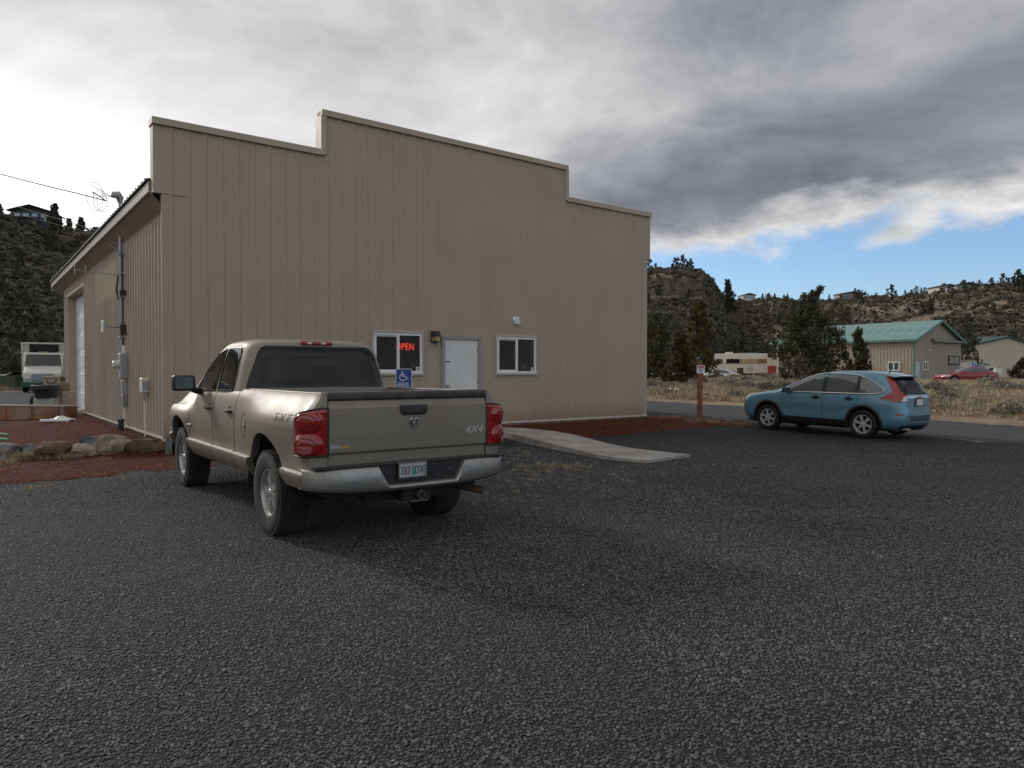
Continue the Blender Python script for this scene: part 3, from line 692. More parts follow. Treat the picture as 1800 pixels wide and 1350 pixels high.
    MB().lathe([(.07, 6.2), (.07, 7.0), (.1, 7.0), (.1, 7.06), (.001, 7.1)], 12, 'z', (6.4, 2.2, 0)).build('roof_vent', M_DARK, bld)
building()
# cream overspray on the side siding is a stain with a shape of its own
def splash():
    t = NT(M_SID.node_tree); b = t.n['Principled BSDF']; src = b.inputs['Base Color'].links[0].from_socket
    co = t.new('ShaderNodeTexCoord').outputs['Object']; sp = t.new('ShaderNodeSeparateXYZ'); t.l.new(co, sp.inputs[0])
    z = t.m('ADD', sp.outputs[2], t.m('MULTIPLY', t.m('SUBTRACT', t.noise(co, 5., 6, .7), .5), .7))
    t.l.new(t.mix(t.ss(z, .5, .0, 0, .5), src, (.20, .125, .085)), b.inputs['Base Color'])
splash()
def overspray():
    t = NT(M_SIDE.node_tree); b = t.n['Principled BSDF']; src = b.inputs['Base Color'].links[0].from_socket
    co = t.new('ShaderNodeTexCoord').outputs['Object']; sp = t.new('ShaderNodeSeparateXYZ'); t.l.new(co, sp.inputs[0])
    n = t.m('MULTIPLY', t.m('SUBTRACT', t.noise(co, 2.5, 4), .5), .5); y = t.m('ADD', sp.outputs[1], n); z = t.m('ADD', sp.outputs[2], t.m('MULTIPLY', n, .6))
    f = t.m('MULTIPLY', t.m('MULTIPLY', t.ss(y, 5.6, 6.0), t.ss(y, 9.6, 9.0)), t.m('MULTIPLY', t.ss(z, 3.12, 3.3), t.ss(z, 4.2, 4.05)))
    t.l.new(t.mix(t.m('MULTIPLY', f, .75), src, (.50, .45, .29)), b.inputs['Base Color'])
overspray()
def onwall(name, label, cat, x, y, z): return thing(name, label, cat, bw(x, y, z), BRZ)
def lw(px, py):
    u = (px-900)/FPX; s = (-6.406-13.5*u)/(.6032+.7976*u); return s, 1.27+(655-py)/FPX*(13.5+.7976*s)
def wall_things():
    # lantern beside the door
    o = onwall('wall_lantern', 'black box wall lantern with amber glass beside the white door', 'lamp', 5.83, 0, 1.99)
    MB().box(-.11, .11, -.035, -.001, -.02, .30).build('back_plate', M_DARK, o, bevel=.01)
    mb = MB(); mb.prism([(-.035, .14), (-.20, .15), (-.20, .21), (-.14, .29), (-.035, .30)], 'x', -.105, .105); mb.box(-.105, .105, -.20, -.035, -.005, .015); [mb.box(s-.008, s+.008, -.20, -.184, .015, .145) for s in (-.095, .095)]
    mb.build('hood', M_DARK, o, bevel=.008); MB().box(-.09, .09, -.185, -.04, .016, .138).build('lens', mat('amber_glass', (.36, .25, .08), .25, var=.2, scale=10.), o); o.scale = (.84, .9, .86)
    # dryer style vent
    o = onwall('vent_hood', 'small white vent hood high on the front wall', 'vent', 8.26, 0, 2.55)
    rows = []
    for k in range(9):
        t = k/8*math.pi; rows.append([(math.cos(t)*.085, -.003, -.02), (math.cos(t)*.085, -.11+.02*abs(math.cos(t)), -.05), (math.cos(t)*.085*.95, -.125*abs(math.sin(t))-.02, .05+.05*math.sin(t)), (math.cos(t)*.07, -.003, .05+.085*math.sin(t))])
    MB().grid(rows).box(-.1, .1, -.012, -.001, -.07, .14).build('hood', M_VINYL, o); MB().box(-.07, .07, -.09, -.02, -.05, -.044).build('flap', M_GREY, o)
    # OPEN sign
    o = onwall('open_sign', 'lit red OPEN sign hanging inside the left window', 'sign', 5.11, .10, 1.86)
    MB().box(-.315, .315, -.012, .012, -.135, .135).build('backing', mat('sign_back', (.03, .03, .045), .4), o, bevel=.01)
    rb = MB(); rb.tube([(-.285, -.02, -.105), (.285, -.02, -.105), (.285, -.02, .105), (-.285, -.02, .105), (-.285, -.02, -.105)], .005, 6); rb.build('border_tube', mat('blue_tube', (.10, .12, .30), .3), o)
    red = mat('red_neon', (1., .05, .035), .4, var=0., emit=2.2)
    text('lettering', 'OPEN', .215, red, o, frame_M((0, -.02, 0), (1, 0, 0), (0, 0, 1)), .004, sx=.80, bold=.0022, space=1.12)
    for x in (-.25, .25): MB().tube([(x, 0, .13), (x, 0, .30)], .003, 5).build('hanging_wire', M_DARK, o)
    # notices in the window
    o = onwall('hours_sign', 'dark opening hours notice inside the left window', 'notice', 5.295, .05, 1.42)
    MB().box(-.095, .095, 0, .004, -.135, .135).build('board', mat('notice_board', (.5, .5, .48), .6), o); MB().box(-.085, .085, -.003, -.0005, -.125, .125).build('face', mat('notice_black', (.03, .03, .035), .5), o)
    mb = MB()
    for k in range(7): mb.box(-.065, -.008, -.005, -.0035, -.105+k*.027, -.085+k*.027); mb.box(.012, .065, -.005, -.0035, -.105+k*.027, -.085+k*.027)
    mb.build('print', M_WHITE, o); MB().box(-.07, .07, -.005, -.0035, .088, .112).build('heading', mat('dull_red', (.35, .06, .05), .6), o)
    for x, wi in ((5.39, 0), (8.78, 1)):
        o = onwall('window_sticker', ('small white sticker low in the left window' if not wi else 'small white sticker low in the right window'), 'sticker', x, -.008, 1.36)
        MB().box(-.04, .04, 0, .002, -.045, .045).build('paper', M_WHITE, o); MB().lathe([(.001, -.001), (.026, -.001), (.026, -.0005)], 16, 'y', (0, 0, 0)).build('emblem', mat('sticker_red', (.4, .2, .14), .6), o)
    o = onwall('paper_towel_roll', 'white paper roll standing inside the right window', 'paper roll', 8.60, .16, 1.25)
    MB().lathe([(.02, 0), (.095, 0), (.105, .26), (.02, .26)], 20).build('roll', M_WHITE, o); MB().lathe([(.001, .262), (.02, .262), (.02, .24)], 12).build('core', M_GREY, o)
    for cx0, cx1, cl in ((4.0, 5.8, 'left'), (7.5, 8.76, 'right')):
        o = onwall('counter', 'plain counter just inside the %s front window' % cl, 'counter', 0, 0, 0); MB().box(cx0, cx1, .08, .55, 1.2, 1.245).build('top', M_INT, o); MB().box(cx0+.05, cx1-.05, .5, .53, .02, 1.2).build('front', M_INT, o)
    o = onwall('orange_box', 'low orange box on the counter in the left window', 'box', 5.0, .25, 1.247); MB().box(-.16, .16, -.1, .1, 0, .09).build('carton', mat('orange_card', (.42, .17, .04), .7), o); MB().box(-.165, .165, -.105, .105, .09, .1).build('lid', mat('orange_card', (.42, .17, .04)), o)
    # power service on the side wall
    sm, _ = lw(222, 500)
    o = onwall('service_mast', 'tall grey conduit mast with weatherhead and looped wires on the side wall', 'conduit', .1, sm, 0)
    MB().tube([(-.10, 0, 1.75), (-.10, 0, 5.28)], .038, 12).build('conduit', M_STEEL, o)
    for z in (2.1, 3.05, 3.6, 4.05): MB().box(-.145, -.02, -.07, .07, z-.018, z+.018).box(-.04, -.005, -.09, .09, z-.03, z+.03).build('bracket', M_STEEL, o, bevel=.004)
    mb = MB(); mb.tube([(-.10, 0, 5.26), (-.10, 0, 5.37), (-.15, -.02, 5.43), (-.24, -.03, 5.42), (-.28, -.03, 5.36)], [.05, .085, .10, .08, .03], 12); mb.build('weatherhead', M_STEEL, o)
    mb = MB()
    for k, (rx, rz, dx) in enumerate(((.15, .33, 0), (.12, .26, .10), (.10, .20, .16))):
        pts = [(-.28, -.03, 5.37)]
        for q in range(19):
            t = .3+q/18*5.9; pts.append((-.62+dx-rx*math.cos(t+.6)*1.1, -.05+.03*k, 5.32-.06*k+rz*math.sin(t+.6)))
        pts.append((-.66, -.04, 5.40)); mb.tube(pts, .006, 5)
    mb.build('drip_loops', M_CABLE, o)
    mb = MB(); mb.tube([(-.13, .05, 3.6), (-.16, .12, 3.3), (-.15, .12, 3.05), (-.12, .03, 2.95)], .014, 6); mb.tube([(-.15, .06, 3.55), (-.19, .1, 3.2), (-.15, .03, 3.0)], .012, 6); mb.tube([(-.06, -.05, 4.1), (-.06, -.055, 1.8)], .012, 6); mb.box(-.14, -.02, -.16, -.06, 3.08, 3.2); mb.box(-.14, -.02, -.15, -.06, 2.15, 2.4); mb.build('wiring', M_CABLE, o)
    MB().tube([(-.05, .22, 3.55), (-.05, .22, 4.28)], .03, 8).build('white_pipe', M_VINYL, o)
    s, _ = lw(226, 645)
    o = onwall('electric_meter', 'grey electric meter box with round meter below the mast', 'electric meter', .1, s, 0)
    MB().box(-.19, -.03, -.14, .14, 1.14, 1.72).build('box', M_GREY, o, bevel=.012); MB().lathe([(.001, -.33), (.07, -.33), (.085, -.31), (.085, -.24), (.10, -.235), (.10, -.19)], 20, 'x', (0, 0.0, 1.46)).build('meter', mat('meter_face', (.62, .63, .62), .2, var=.1, scale=9.), o)
    MB().box(-.15, -.03, -.06, .1, .78, 1.08).build('box', M_GREY, o, bevel=.008); MB().box(-.14, -.03, -.07, .1, .47, .76).build('box', mat('grey_box_dark', (.22, .235, .25), .5), o, bevel=.008)
    for a_, b_, r_ in (((-.09, .0, 1.72), (-.09, 0, 1.9), .04), ((-.09, 0, 1.08), (-.09, 0, 1.14), .03), ((-.09, .05, .47), (-.09, .05, -.05), .022)): MB().tube([a_, b_], r_, 10).build('conduit', M_VINYL, o)
    s, _ = lw(263, 676)
    o = onwall('utility_box', 'white utility box with a thin pipe down to the ground near the corner', 'utility box', .1, s, 0)
    MB().box(-.17, -.035, -.14, .14, .86, 1.16).build('box', mat('box_white', (.62, .60, .56), .45), o, bevel=.012); MB().box(-.16, -.04, -.145, -.141, .9, 1.1).build('cover', M_GREY, o)
    MB().tube([(-.1, -.02, .86), (-.1, -.02, .70)], .03, 8).tube([(-.1, -.08, .86), (-.1, -.08, .74)], .02, 8).build('fitting', M_GREY, o); MB().tube([(-.1, -.02, .72), (-.1, -.02, -.06)], .013, 8).build('pipe', M_VINYL, o)
    s, z = lw(209, 579)
    o = onwall('panel_antenna', 'flat white panel antenna on an arm from the mast', 'antenna', .1, sm, z)
    MB().box(-.50, -.46, -.10, .12, -.14, .14).build('panel', M_VINYL, o, bevel=.01); MB().tube([(-.46, 0, 0), (-.10, 0, 0)], .02, 8).box(-.46, -.40, -.05, .05, -.07, .07).build('arm', M_STEEL, o)
    s, z = lw(222, 473)
    o = onwall('yagi_antenna', 'thin aerial with three short rods reaching out under the eave', 'antenna', .1, sm, 3.55)
    MB().tube([(-.12, 0, 0), (-1.05, .0, .06)], .009, 6).build('boom', M_STEEL, o)
    for x in (-1.03, -.82, -.66): MB().tube([(x, 0, -.10+.05), (x, 0, .18)], .009, 6).build('rod', M_FASC, o)
    s, _ = lw(231, 765)
    o = onwall('standpipe', 'short black standpipe in the cinder beside the side wall', 'pipe', -.12, s, -.12); MB().tube([(0, 0, 0), (0, 0, .30)], .06, 14).build('pipe', M_BLACKP, o); MB().lathe([(.001, .345), (.065, .335), (.072, .3), (.072, .27), (.05, .27)], 14).build('cap', M_BLACKP, o)
    # overhead wires
    def wire(name, pts, r, label):
        P = [Vector(p) for p in pts]; out = []
        for a, b in zip(P, P[1:]): out += [a.lerp(b, t/6) for t in range(6)]
        MB().tube(out+[P[-1]], r, 5).build(name, M_CABLE, None, label=label, cat='cable')
    hd = bw(-.55, sm-.04, 5.42)
    wire('power_line', [hd, at(186, 353, dep=17.6), at(140, 341, dep=18.5), at(70, 324, dep=19.6), at(0, 306, dep=21), at(-110, 270, dep=23), at(-400, 150, dep=28)], .014, 'thick sagging power line running left from the weatherhead')
    wire('phone_line', [bw(-.03, sm, 4.25), at(160, 402, dep=19.4), at(110, 387, dep=21), at(60, 372.5, dep=23), at(0, 353, dep=25.5), at(-200, 280, dep=34)], .007, 'upper of two thin wires running left from under the eave')
    wire('phone_line', [bw(-.03, sm-.05, 4.12), at(160, 409, dep=19.4), at(110, 397, dep=21), at(60, 384, dep=23), at(0, 367, dep=25.5), at(-200, 300, dep=34)], .006, 'lower of two thin wires running left from under the eave')
wall_things()

# ------------------------------------------------------------------ vehicles
M_RUB2 = mat('black_tyre', (.016, .016, .016), .75, var=.3, scale=12., spec=.3)
M_RUB = mat('tyre_rubber', (.030, .029, .028), .8, var=.3, scale=12., dirt=(.12, .105, .085), dscale=3., damt=.45, spec=.3)
M_WELL = mat('wheel_well', (.012, .012, .012), .9)
M_ALLOY = mat('alloy', (.50, .50, .48), .38, metal=.75, var=.08, scale=9., dirt=(.19, .165, .135), dscale=7., damt=.5)
M_CHROME = mat('chrome', (.55, .55, .55), .22, metal=1., var=.04)
M_TAN = mat('tan_car_paint', (.250, .216, .178), .5, metal=.4, var=.05, scale=1.3, coat=.3, dirt=(.20, .172, .14), dscale=1.4, damt=.45)
M_BUMP = mat('silver_bumper', (.36, .355, .345), .38, metal=.75, var=.06, scale=5., dirt=(.27, .23, .18), dscale=3., damt=.6)
M_TINT = glass('tinted_glass', (.004, .005, .006), rough=.015, spec=.42)
M_TINTS = glass('tinted_side_glass', (.004, .005, .006), rough=.012, spec=.75)
M_CGL = glass('car_glass', (.075, .092, .088), rough=.02, spec=1.)  # opaque; the pale grey-green base stands in for a lit interior behind
M_RED = mat('red_lens', (.28, .007, .009), .14, var=.35, scale=26., coat=.7, spec=.5)
M_RED2 = mat('red_lens_pale', (.36, .11, .105), .15, var=.15, scale=30., coat=1.)
M_SEAM = mat('panel_gap', (.012, .011, .010), .9)
M_LAMP = mat('clear_lens', (.62, .62, .60), .12, var=.08, coat=1.)
def wheel(parent, pos, side, Rt, wd, rr, spokes=5, m_rim=None, tread=True, sp_w=.105, name='tyre'):
    """tyre with a rim as its sub-part; outer face towards side (-1 left, 1 right); meshes are shared between the wheels of one thing"""
    key = ('w', Rt, wd, rr, spokes, m_rim.name if m_rim else 0)
    if key not in MATS:
        mb = MB(); w2 = wd/2
        mb.lathe([(rr-.01, w2*.66), (rr+.012, w2*.92), ((rr+Rt)/2, w2*1.06), (Rt-.035, w2*1.0), (Rt-.012, w2*.86), (Rt-.008, w2*.3), (Rt-.008, -w2*.3), (Rt-.012, -w2*.86), (Rt-.035, -w2), ((rr+Rt)/2, -w2*1.06), (rr+.012, -w2*.92), (rr-.01, -w2*.66)], 56, 'x')
        if tread:
            for k in range(46):
                for j, (x0, x1) in enumerate(((-.97, -.58), (-.50, -.16), (-.09, .24), (.30, .55), (.60, .97))):
                    t = 2*math.pi*(k+.5*(j % 2))/46; xf = Matrix.Rotation(t, 4, 'X')
                    e = .03 if j in (0, 4) else 0
                    mb.box(x0*w2, x1*w2, -.0185, .0185, Rt-.014-e*.5, Rt-(.001 if not e else .006), 0, xf)
        ty = mb.mesh('tyre', M_RUB if tread else M_RUB2)
        mb = MB(); mb.lathe([(rr+.006, w2*.80), (rr+.004, w2*.88), (rr-.012, w2*.86), (rr-.02, w2*.7), (rr-.028, w2*.2), (rr-.035, -w2*.5)], 40, 'x')
        for k in range(spokes):
            xf = Matrix.Rotation(2*math.pi*k/spokes, 4, 'X'); o = len(mb.v)
            pf = [(-sp_w*.42, .05), (sp_w*.42, .05), (sp_w*.36, rr*.55), (sp_w*.55, rr-.02), (-sp_w*.55, rr-.02), (-sp_w*.36, rr*.55)]
            f = lambda z: w2*(.62+.14*math.sin(min(1, z/rr)*3.1))
            vs = [(f(z), y, z) for y, z in pf]+[(f(z)-.045, y*1.15, z) for y, z in pf]
            mb.add([xf @ Vector(v) for v in vs], [(0, 1, 2, 5), (5, 2, 3, 4), (0, 6, 7, 1), (1, 7, 8, 2), (2, 8, 9, 3), (4, 10, 11, 5), (5, 11, 6, 0)], 0)
        mb.lathe([(.001, w2*.80), (.03, w2*.80), (.036, w2*.74), (.075, w2*.70), (.08, w2*.3)], 24, 'x')
        for k in range(5):
            xf = Matrix.Rotation(2*math.pi*(k+.5)/5, 4, 'X'); mb.tube([xf @ Vector((w2*.68, 0, .056)), xf @ Vector((w2*.76, 0, .056))], .010, 6)
        rim = mb.mesh('rim', m_rim or M_ALLOY, bevel=0)
        dk = MB().lathe([(.001, w2*.25), (rr-.03, w2*.22), (rr-.03, -w2*.4)], 28, 'x').mesh('brake_disc', M_WELL)
        MATS[key] = (ty, rim, dk)
    ty, rim, dk = MATS[key]; rz = 0 if side > 0 else math.pi; a = RNG.uniform(0, 1.2)
    o = link(name, ty, parent, pos, (a, 0, rz)); link('rim', rim, o); link('brake_disc', dk, o); return o
def zstack(levels, n=96, N=46, ex=((0, 6), (1, 4)), zs=None):
    """closed body from stacked plan outlines: (z, rear, front, half width)"""
    z0, z1 = levels[0][0], levels[-1][0]
    if zs is None:
        zs = []
        for a, b in zip(levels, levels[1:]):
            k = max(2, int(round(N*(.35*(b[0]-a[0])/(z1-z0)+.65/len(levels))))); zs += [a[0]+(b[0]-a[0])*i/k for i in range(k)]
        zs.append(z1)
    mb = MB(); rows = []
    for z in zs:
        yb, yf, hw = interp(levels, z); e = np.interp((z-z0)/(z1-z0), [q[0] for q in ex], [q[1] for q in ex]); row = []
        for k in range(n):
            t = 2*math.pi*(k+.5)/n; c, s = math.cos(t), math.sin(t)
            row.append((hw*math.copysign(abs(c)**(2/e), c), (yb+yf)/2+(yf-yb)/2*math.copysign(abs(s)**(2/e), s), z))
        rows.append(row)
    mb.grid(rows, 0, True, wrap=True)
    mb.f += [list(range(n))[::-1], [len(mb.v)-n+k for k in range(n)]]; mb.m += [0, 0]; mb.sm += [True, True]
    return mb

# --- the tan pickup
TLOC, TYAW = (-1.529, 7.304, -.02), R(36.25)
def pickup():
    t = thing('pickup_truck', 'dusty tan four door pickup truck seen from behind', 'pickup truck', TLOC, TYAW)
    WB, AR, AZ = 3.57, .56, .41
    BED = np.array([(.48, .90), (.56, .955), (.62, .985), (.665, 1.0), (.690, .998), (.704, .965), (.75, .962), (.85, .968), (.98, .985), (1.08, .995), (1.14, .985), (1.19, .96), (1.24, .925), (1.29, .885), (1.33, .862), (1.36, .85)])
    DOR = np.array([(.48, .90), (.56, .955), (.62, .985), (.665, .995), (.690, .993), (.704, .955), (.75, .950), (.85, .955), (.98, .958), (1.08, .952), (1.14, .944), (1.19, .935), (1.24, .924), (1.29, .908), (1.33, .885), (1.36, .868)])
    FEN = np.array([(.48, .90), (.56, .955), (.62, .985), (.665, .998), (.690, .996), (.704, .968), (.75, .968), (.85, .982), (.95, .99), (1.02, .978), (1.07, .95), (1.11, .90), (1.14, .86), (1.2, .82), (1.33, .80), (1.36, .80)])
    def X(y, z):
        wb = float(smooth01((.95-y)/1.1)); wf = float(smooth01((y-2.75)/.55))
        b, d, f = (np.interp(z, q[:, 0], q[:, 1]) for q in (BED, DOR, FEN))
        x = d+(b-d)*wb; x = x+(f-x)*wf
        for yc in (0, WB): x += .022*math.exp(-((y-yc)/.55)**2)*math.exp(-((z-.95)/.2)**2)
        if y > 3.95: x *= 1-.13*((y-3.95)/.62)**2
        if y < -.98: x *= 1-.35*(y+.98)**2/.01*.1
        return x
    def ztop(y): return 1.352 if y < 1.0 else 1.33-.0*y if y < 2.9 else float(1.33-.22*smooth01((y-2.9)/.75)-.04*max(0, y-3.7))
    def zlow(y):
        s = .50+.06*float(smooth01((y-.3)/-.9)) if y < 0 else .50
        if y < -.5: s = .555
        for yc in (0, WB):
            if abs(y-yc) < AR: s = max(s, AZ+math.sqrt(AR*AR-(y-yc)**2))
        return s
    ys = sorted({round(v, 4) for v in np.arange(-1.07, 4.5701, .05)} | {round(yc+AR*math.sin(a), 4) for yc in (0, WB) for a in np.linspace(-1.57, 1.57, 35)})
    zr = sorted({round(v, 4) for v in np.arange(.48, 1.38, .03)} | {.662, .668, .690, .697, .704, .71, 1.33, 1.352})
    for s in (-1, 1):
        for nm, ya, yb in (('bed_side', -1.07, 1.045), ('rear_door', 1.055, 1.935), ('front_door', 1.945, 3.02), ('front_fender', 3.03, 4.57)):
            cols = [ya]+[y for y in ys if ya+.004 < y < yb-.004]+[yb]; mb = MB(); rows = []
            for y in cols:
                lo, hi = zlow(y), ztop(y); zz = [min(max(z, lo), hi) for z in zr]
                rows.append([(s*(X(y, lo)-.07), y, lo+.004)]+[(s*X(y, z), y, z) for z in zz]+[(s*(X(y, hi)-.03), y, hi-.002 if nm != 'bed_side' else hi+.006)])
            mb.grid(rows, 0); mb.build(nm, M_TAN, t, merge=.0006, angle=40)
        if True:
            for yc in (0, WB):
                mb = MB(); rows = []
                for a in np.linspace(-.05, math.pi+.05, 26): rows.append([(s*xx, yc+math.cos(a)*(AR+.015), AZ+math.sin(a)*(AR+.015)) for xx in (.955, .45)])
                mb.grid(rows); mb.add([(s*.45, yc-.6, .35), (s*.45, yc+.6, .35), (s*.45, yc+.6, 1.0), (s*.45, yc-.6, 1.0)], [(0, 1, 2, 3)]); mb.build('wheel_well', M_WELL, t)
        for yc in (0, WB): wheel(t, (s*.815, yc, .405), s, .405, .28, .222, sp_w=.070)
    # bed: inner walls, floor, front wall, rear posts
    mb = MB()
    for s in (-1, 1):
        a0, a1 = sorted((s*.74, s*.80)); mb.box(a0, a1, -1.06, .90, .99, 1.345); mb.box(a0, a1, .64, .90, .70, .99); mb.box(a0, a1, -1.06, -.64, .70, .99); a0, a1 = sorted((s*.74, s*.835)); mb.box(a0, a1, -1.06, .90, 1.345, 1.362)
    mb.box(-.44, .44, -1.0, .90, .68, .72); mb.box(-.74, .74, .62, .90, .679, .719); mb.box(-.74, .74, -1.0, -.62, .679, .719); mb.box(-.74, -.44, -.62, .62, .99, 1.0); mb.box(.44, .74, -.62, .62, .99, 1.0); mb.box(-.86, .86, .90, 1.03, .60, 1.352); mb.build('bed', M_TAN, t, bevel=.006)
    for s in (-1, 1):
        mb = MB(); rows = []
        for z in [.555, .6, .65, .69, .704, .75, .80, .9, 1.0, 1.1, 1.2, 1.25, 1.3, 1.352]:
            xo = X(-1.07, z); rows.append([(s*xo, -1.07, z), (s*(xo-.02), -1.083, z), (s*.79, -1.085, z), (s*.79, -.98, z)])
        mb.grid(rows); mb.add([(s*.79, -1.085, 1.352), (s*X(-1.07, 1.352), -1.07, 1.352), (s*.85, -.98, 1.358), (s*.79, -.98, 1.358)], [(0, 1, 2, 3)]); mb.build('rear_post', M_TAN, t, angle=50)
    # tailgate
    pr = [(-1.0, .735), (-1.068, .735), (-1.074, .76), (-1.077, .845), (-1.092, .853), (-1.097, .866), (-1.102, 1.0), (-1.099, 1.23), (-1.085, 1.258), (-1.074, 1.296), (-1.0, 1.296)]
    tg = MB().prism(pr, 'x', -.781, .781).build('tailgate', M_TAN, t, bevel=.004)
    MB().prism([(-.99, 1.297), (-1.083, 1.295), (-1.098, 1.31), (-1.098, 1.345), (-1.078, 1.366), (-.99, 1.37)], 'x', -.785, .785).build('tailgate_cap', mat('cap_plastic', (.028, .028, .030), .62, var=.2, scale=14., dirt=(.10, .095, .085), dscale=6., damt=.5), tg, bevel=.008, seg=2)
    def plaque(pts, y0, y1): return MB().prism(pts, 'y', y0, y1)
    plaque([(-.135, 1.232), (-.125, 1.245), (.135, 1.245), (.145, 1.232), (.135, 1.175), (.11, 1.155), (-.10, 1.155), (-.125, 1.175)], -1.108, -1.09).build('tailgate_handle', M_BLACKP, tg, bevel=.006, seg=2)
    MB().box(-.08, .09, -1.114, -1.1, 1.178, 1.205).build('latch', M_DARK, tg, bevel=.004)
    e = plaque([(-.045, 1.142), (.045, 1.142), (.046, 1.085), (.03, 1.05), (0, 1.035), (-.03, 1.05), (-.046, 1.085)], -1.110, -1.1).build('ram_head_emblem', M_CHROME, tg, bevel=.003)
    plaque([(-.037, 1.134), (.037, 1.134), (.038, 1.088), (.024, 1.058), (0, 1.046), (-.024, 1.058), (-.038, 1.088)], -1.112, -1.1095).build('field', M_DARK, e)
    mb = MB(); mb.prism([(-.012, 1.118), (.012, 1.118), (.014, 1.09), (.008, 1.062), (0, 1.056), (-.008, 1.062), (-.014, 1.09)], 'y', -1.117, -1.111)
    for s in (-1, 1): mb.tube([(s*.008, -1.114, 1.12), (s*.022, -1.115, 1.126), (s*.033, -1.115, 1.112), (s*.034, -1.115, 1.092), (s*.026, -1.115, 1.078), (s*.021, -1.115, 1.085)], [.006, .008, .008, .007, .005, .002], 6)
    mb.build('ram_head', M_CHROME, e)
    text('lettering', '4X4', .098, mat('badge_silver', (.55, .54, .52), .4, metal=.3), tg, frame_M((.635, -1.101, .995), (1, 0, 0), (0, 0, 1)), .003, shear=.35, sx=1.15, space=1.05)
    MB().box(-.77, -.69, -1.101, -1.095, .899, .925).build('flex_badge', M_STEEL, tg); MB().box(-.688, -.60, -1.101, -1.095, .896, .915).build('flex_badge', mat('badge_yellow', (.42, .28, .06), .4), tg)
    # tail lamps
    path = [(.792, -1.088), (.84, -1.092), (.90, -1.088), (.95, -1.068), (.985, -1.03), (1.0, -.98), (1.0, -.93), (.992, -.885)]
    PL = np.cumsum([0]+[math.dist(a, b) for a, b in zip(path, path[1:])]); LEN = PL[-1]
    def pp(u):
        d = u*LEN; return np.array([np.interp(d, PL, [p[k] for p in path]) for k in (0, 1)])
    for s in (-1, 1):
        def lens(u0, u1, f0, f1, extra=0., nu=30, nv=44):
            rows = []
            for j in range(nv+1):
                row = []
                for i in range(nu+1):
                    u = u0+(u1-u0)*i/nu; z0, z1 = f0(u), f1(u); z = z0+(z1-z0)*j/nv
                    p = pp(u); q = pp(min(u+.02, 1.))-pp(max(u-.02, 0.)); q /= np.linalg.norm(q); nx, ny = -(-q[1]), -q[0]
                    nrm = np.array([-q[1], q[0]]);  nrm = nrm if nrm[1] < .3 and nrm[0] > -.5 and (nrm[1] < 0 or nrm[0] > .6) else -nrm
                    d = 0
                    for zc in (1.125, .93):
                        rr2 = (((u-.50)*LEN)/.125)**2+((z-zc)/.088)**2; d = max(d, .024*math.sqrt(max(0, 1-rr2*.9)) if rr2 < 1.1 else 0)
                    e = min(u-u0, u1-u, .06)/.06*min(z-z0, z1-z, .02)/.02 if extra == 0 else 1
                    p = p+nrm*(.004+.012*min(1, max(0, e))+d+extra); row.append((s*p[0], p[1], z))
                rows.append(row)
            return rows
        mb = MB(); mb.grid(lens(0, 1, lambda u: .842, lambda u: 1.235-.10*u**2.2)); lamp = mb.build('tail_lamp', M_RED, t, angle=60)
        mb = MB(); mb.grid(lens(.36, .64, lambda u: .93-.07*math.sqrt(max(0, 1-((u-.5)/.145)**2)), lambda u: .93, .004, 16, 10)); mb.build('reversing_lens', M_RED2, lamp)
        mb = MB()
        for zc in (1.125, .93):
            for rad in (.066, .034):
                pts = []
                for a in np.linspace(0, 2*math.pi, 29):
                    u = .5+rad*1.25*math.cos(a)/LEN; z = zc+rad*math.sin(a)*.95; q = lens(u, u, lambda _: z, lambda _: z, .0015, 1, 1)[0][0]; pts.append(q)
                mb.tube(pts, .0045, 5, caps=False)
        mb.build('lens_ring', mat('lens_shade', (.16, .006, .008), .3, coat=.5), lamp)
        mb = MB(); r4 = lens(0, 1, lambda u: .842, lambda u: 1.235-.10*u**2.2, 0, 16, 8); loop = r4[0]+[r[-1] for r in r4[1:]]+r4[-1][::-1][1:]+[r[0] for r in r4[::-1][1:]]
        mb.tube(loop, .009, 6, caps=False); mb.build('lamp_bezel', M_BLACKP, lamp)
    # rear bumper: silver bar with a dark plate bay
    def bump_top(x): a = abs(x-.04); return .735 if a > .43 else .57 if a < .335 else .57+(a-.335)/.095*.165
    xs = sorted({round(v, 3) for v in np.linspace(-.99, .99, 67)} | {.04+k*q for k in (-1, 1) for q in (.33, .335, .36, .38, .40, .43, .435)}); rows = []
    for x in xs:
        a = abs(x); yo = -1.235+.10*(a/.99)**4+.10*max(0, (a-.90)/.09)**2; zt = bump_top(x); zb = .515+.055*(a/.99)**3; r = .018
        rows.append([(x, yo+.10, zb+.005), (x, yo+.045, zb-.002), (x, yo+.018, zb+.012), (x, yo+.004, zb+.035), (x, yo, (zb+zt)/2+.004), (x, yo+.004, zt-r), (x, yo+.012, zt-r*.35), (x, yo+.03, zt), (x, yo+.10, zt)])
    mb = MB(); mb.grid(rows)
    bp = mb.build('rear_bumper', M_BUMP, t, angle=40)
    mb = MB(); mb.box(-.40, .48, -1.175, -1.10, .552, .745); mb.box(-.94, .94, -1.19, -1.075, .737, .752); mb.build('step_pad', M_BLACKP, bp, bevel=.008)
    mb = MB(); [mb.lathe([(.001, -1.185), (.024, -1.185), (.03, -1.178)], 14, 'y', (x, 0, .655)) for x in (-.27, .34)]; mb.build('plate_lamp', M_DARK, bp)
    mb = MB(); mb.box(-.925, .925, -1.06, -.9, .60, .735); mb.build('bumper_bracket', M_DARK, t)
    pl = MB().box(-.205, .085, -1.205, -1.196, .595, .765).build('license_plate', mat('plate_frame', (.03, .03, .03), .4), t, bevel=.006)
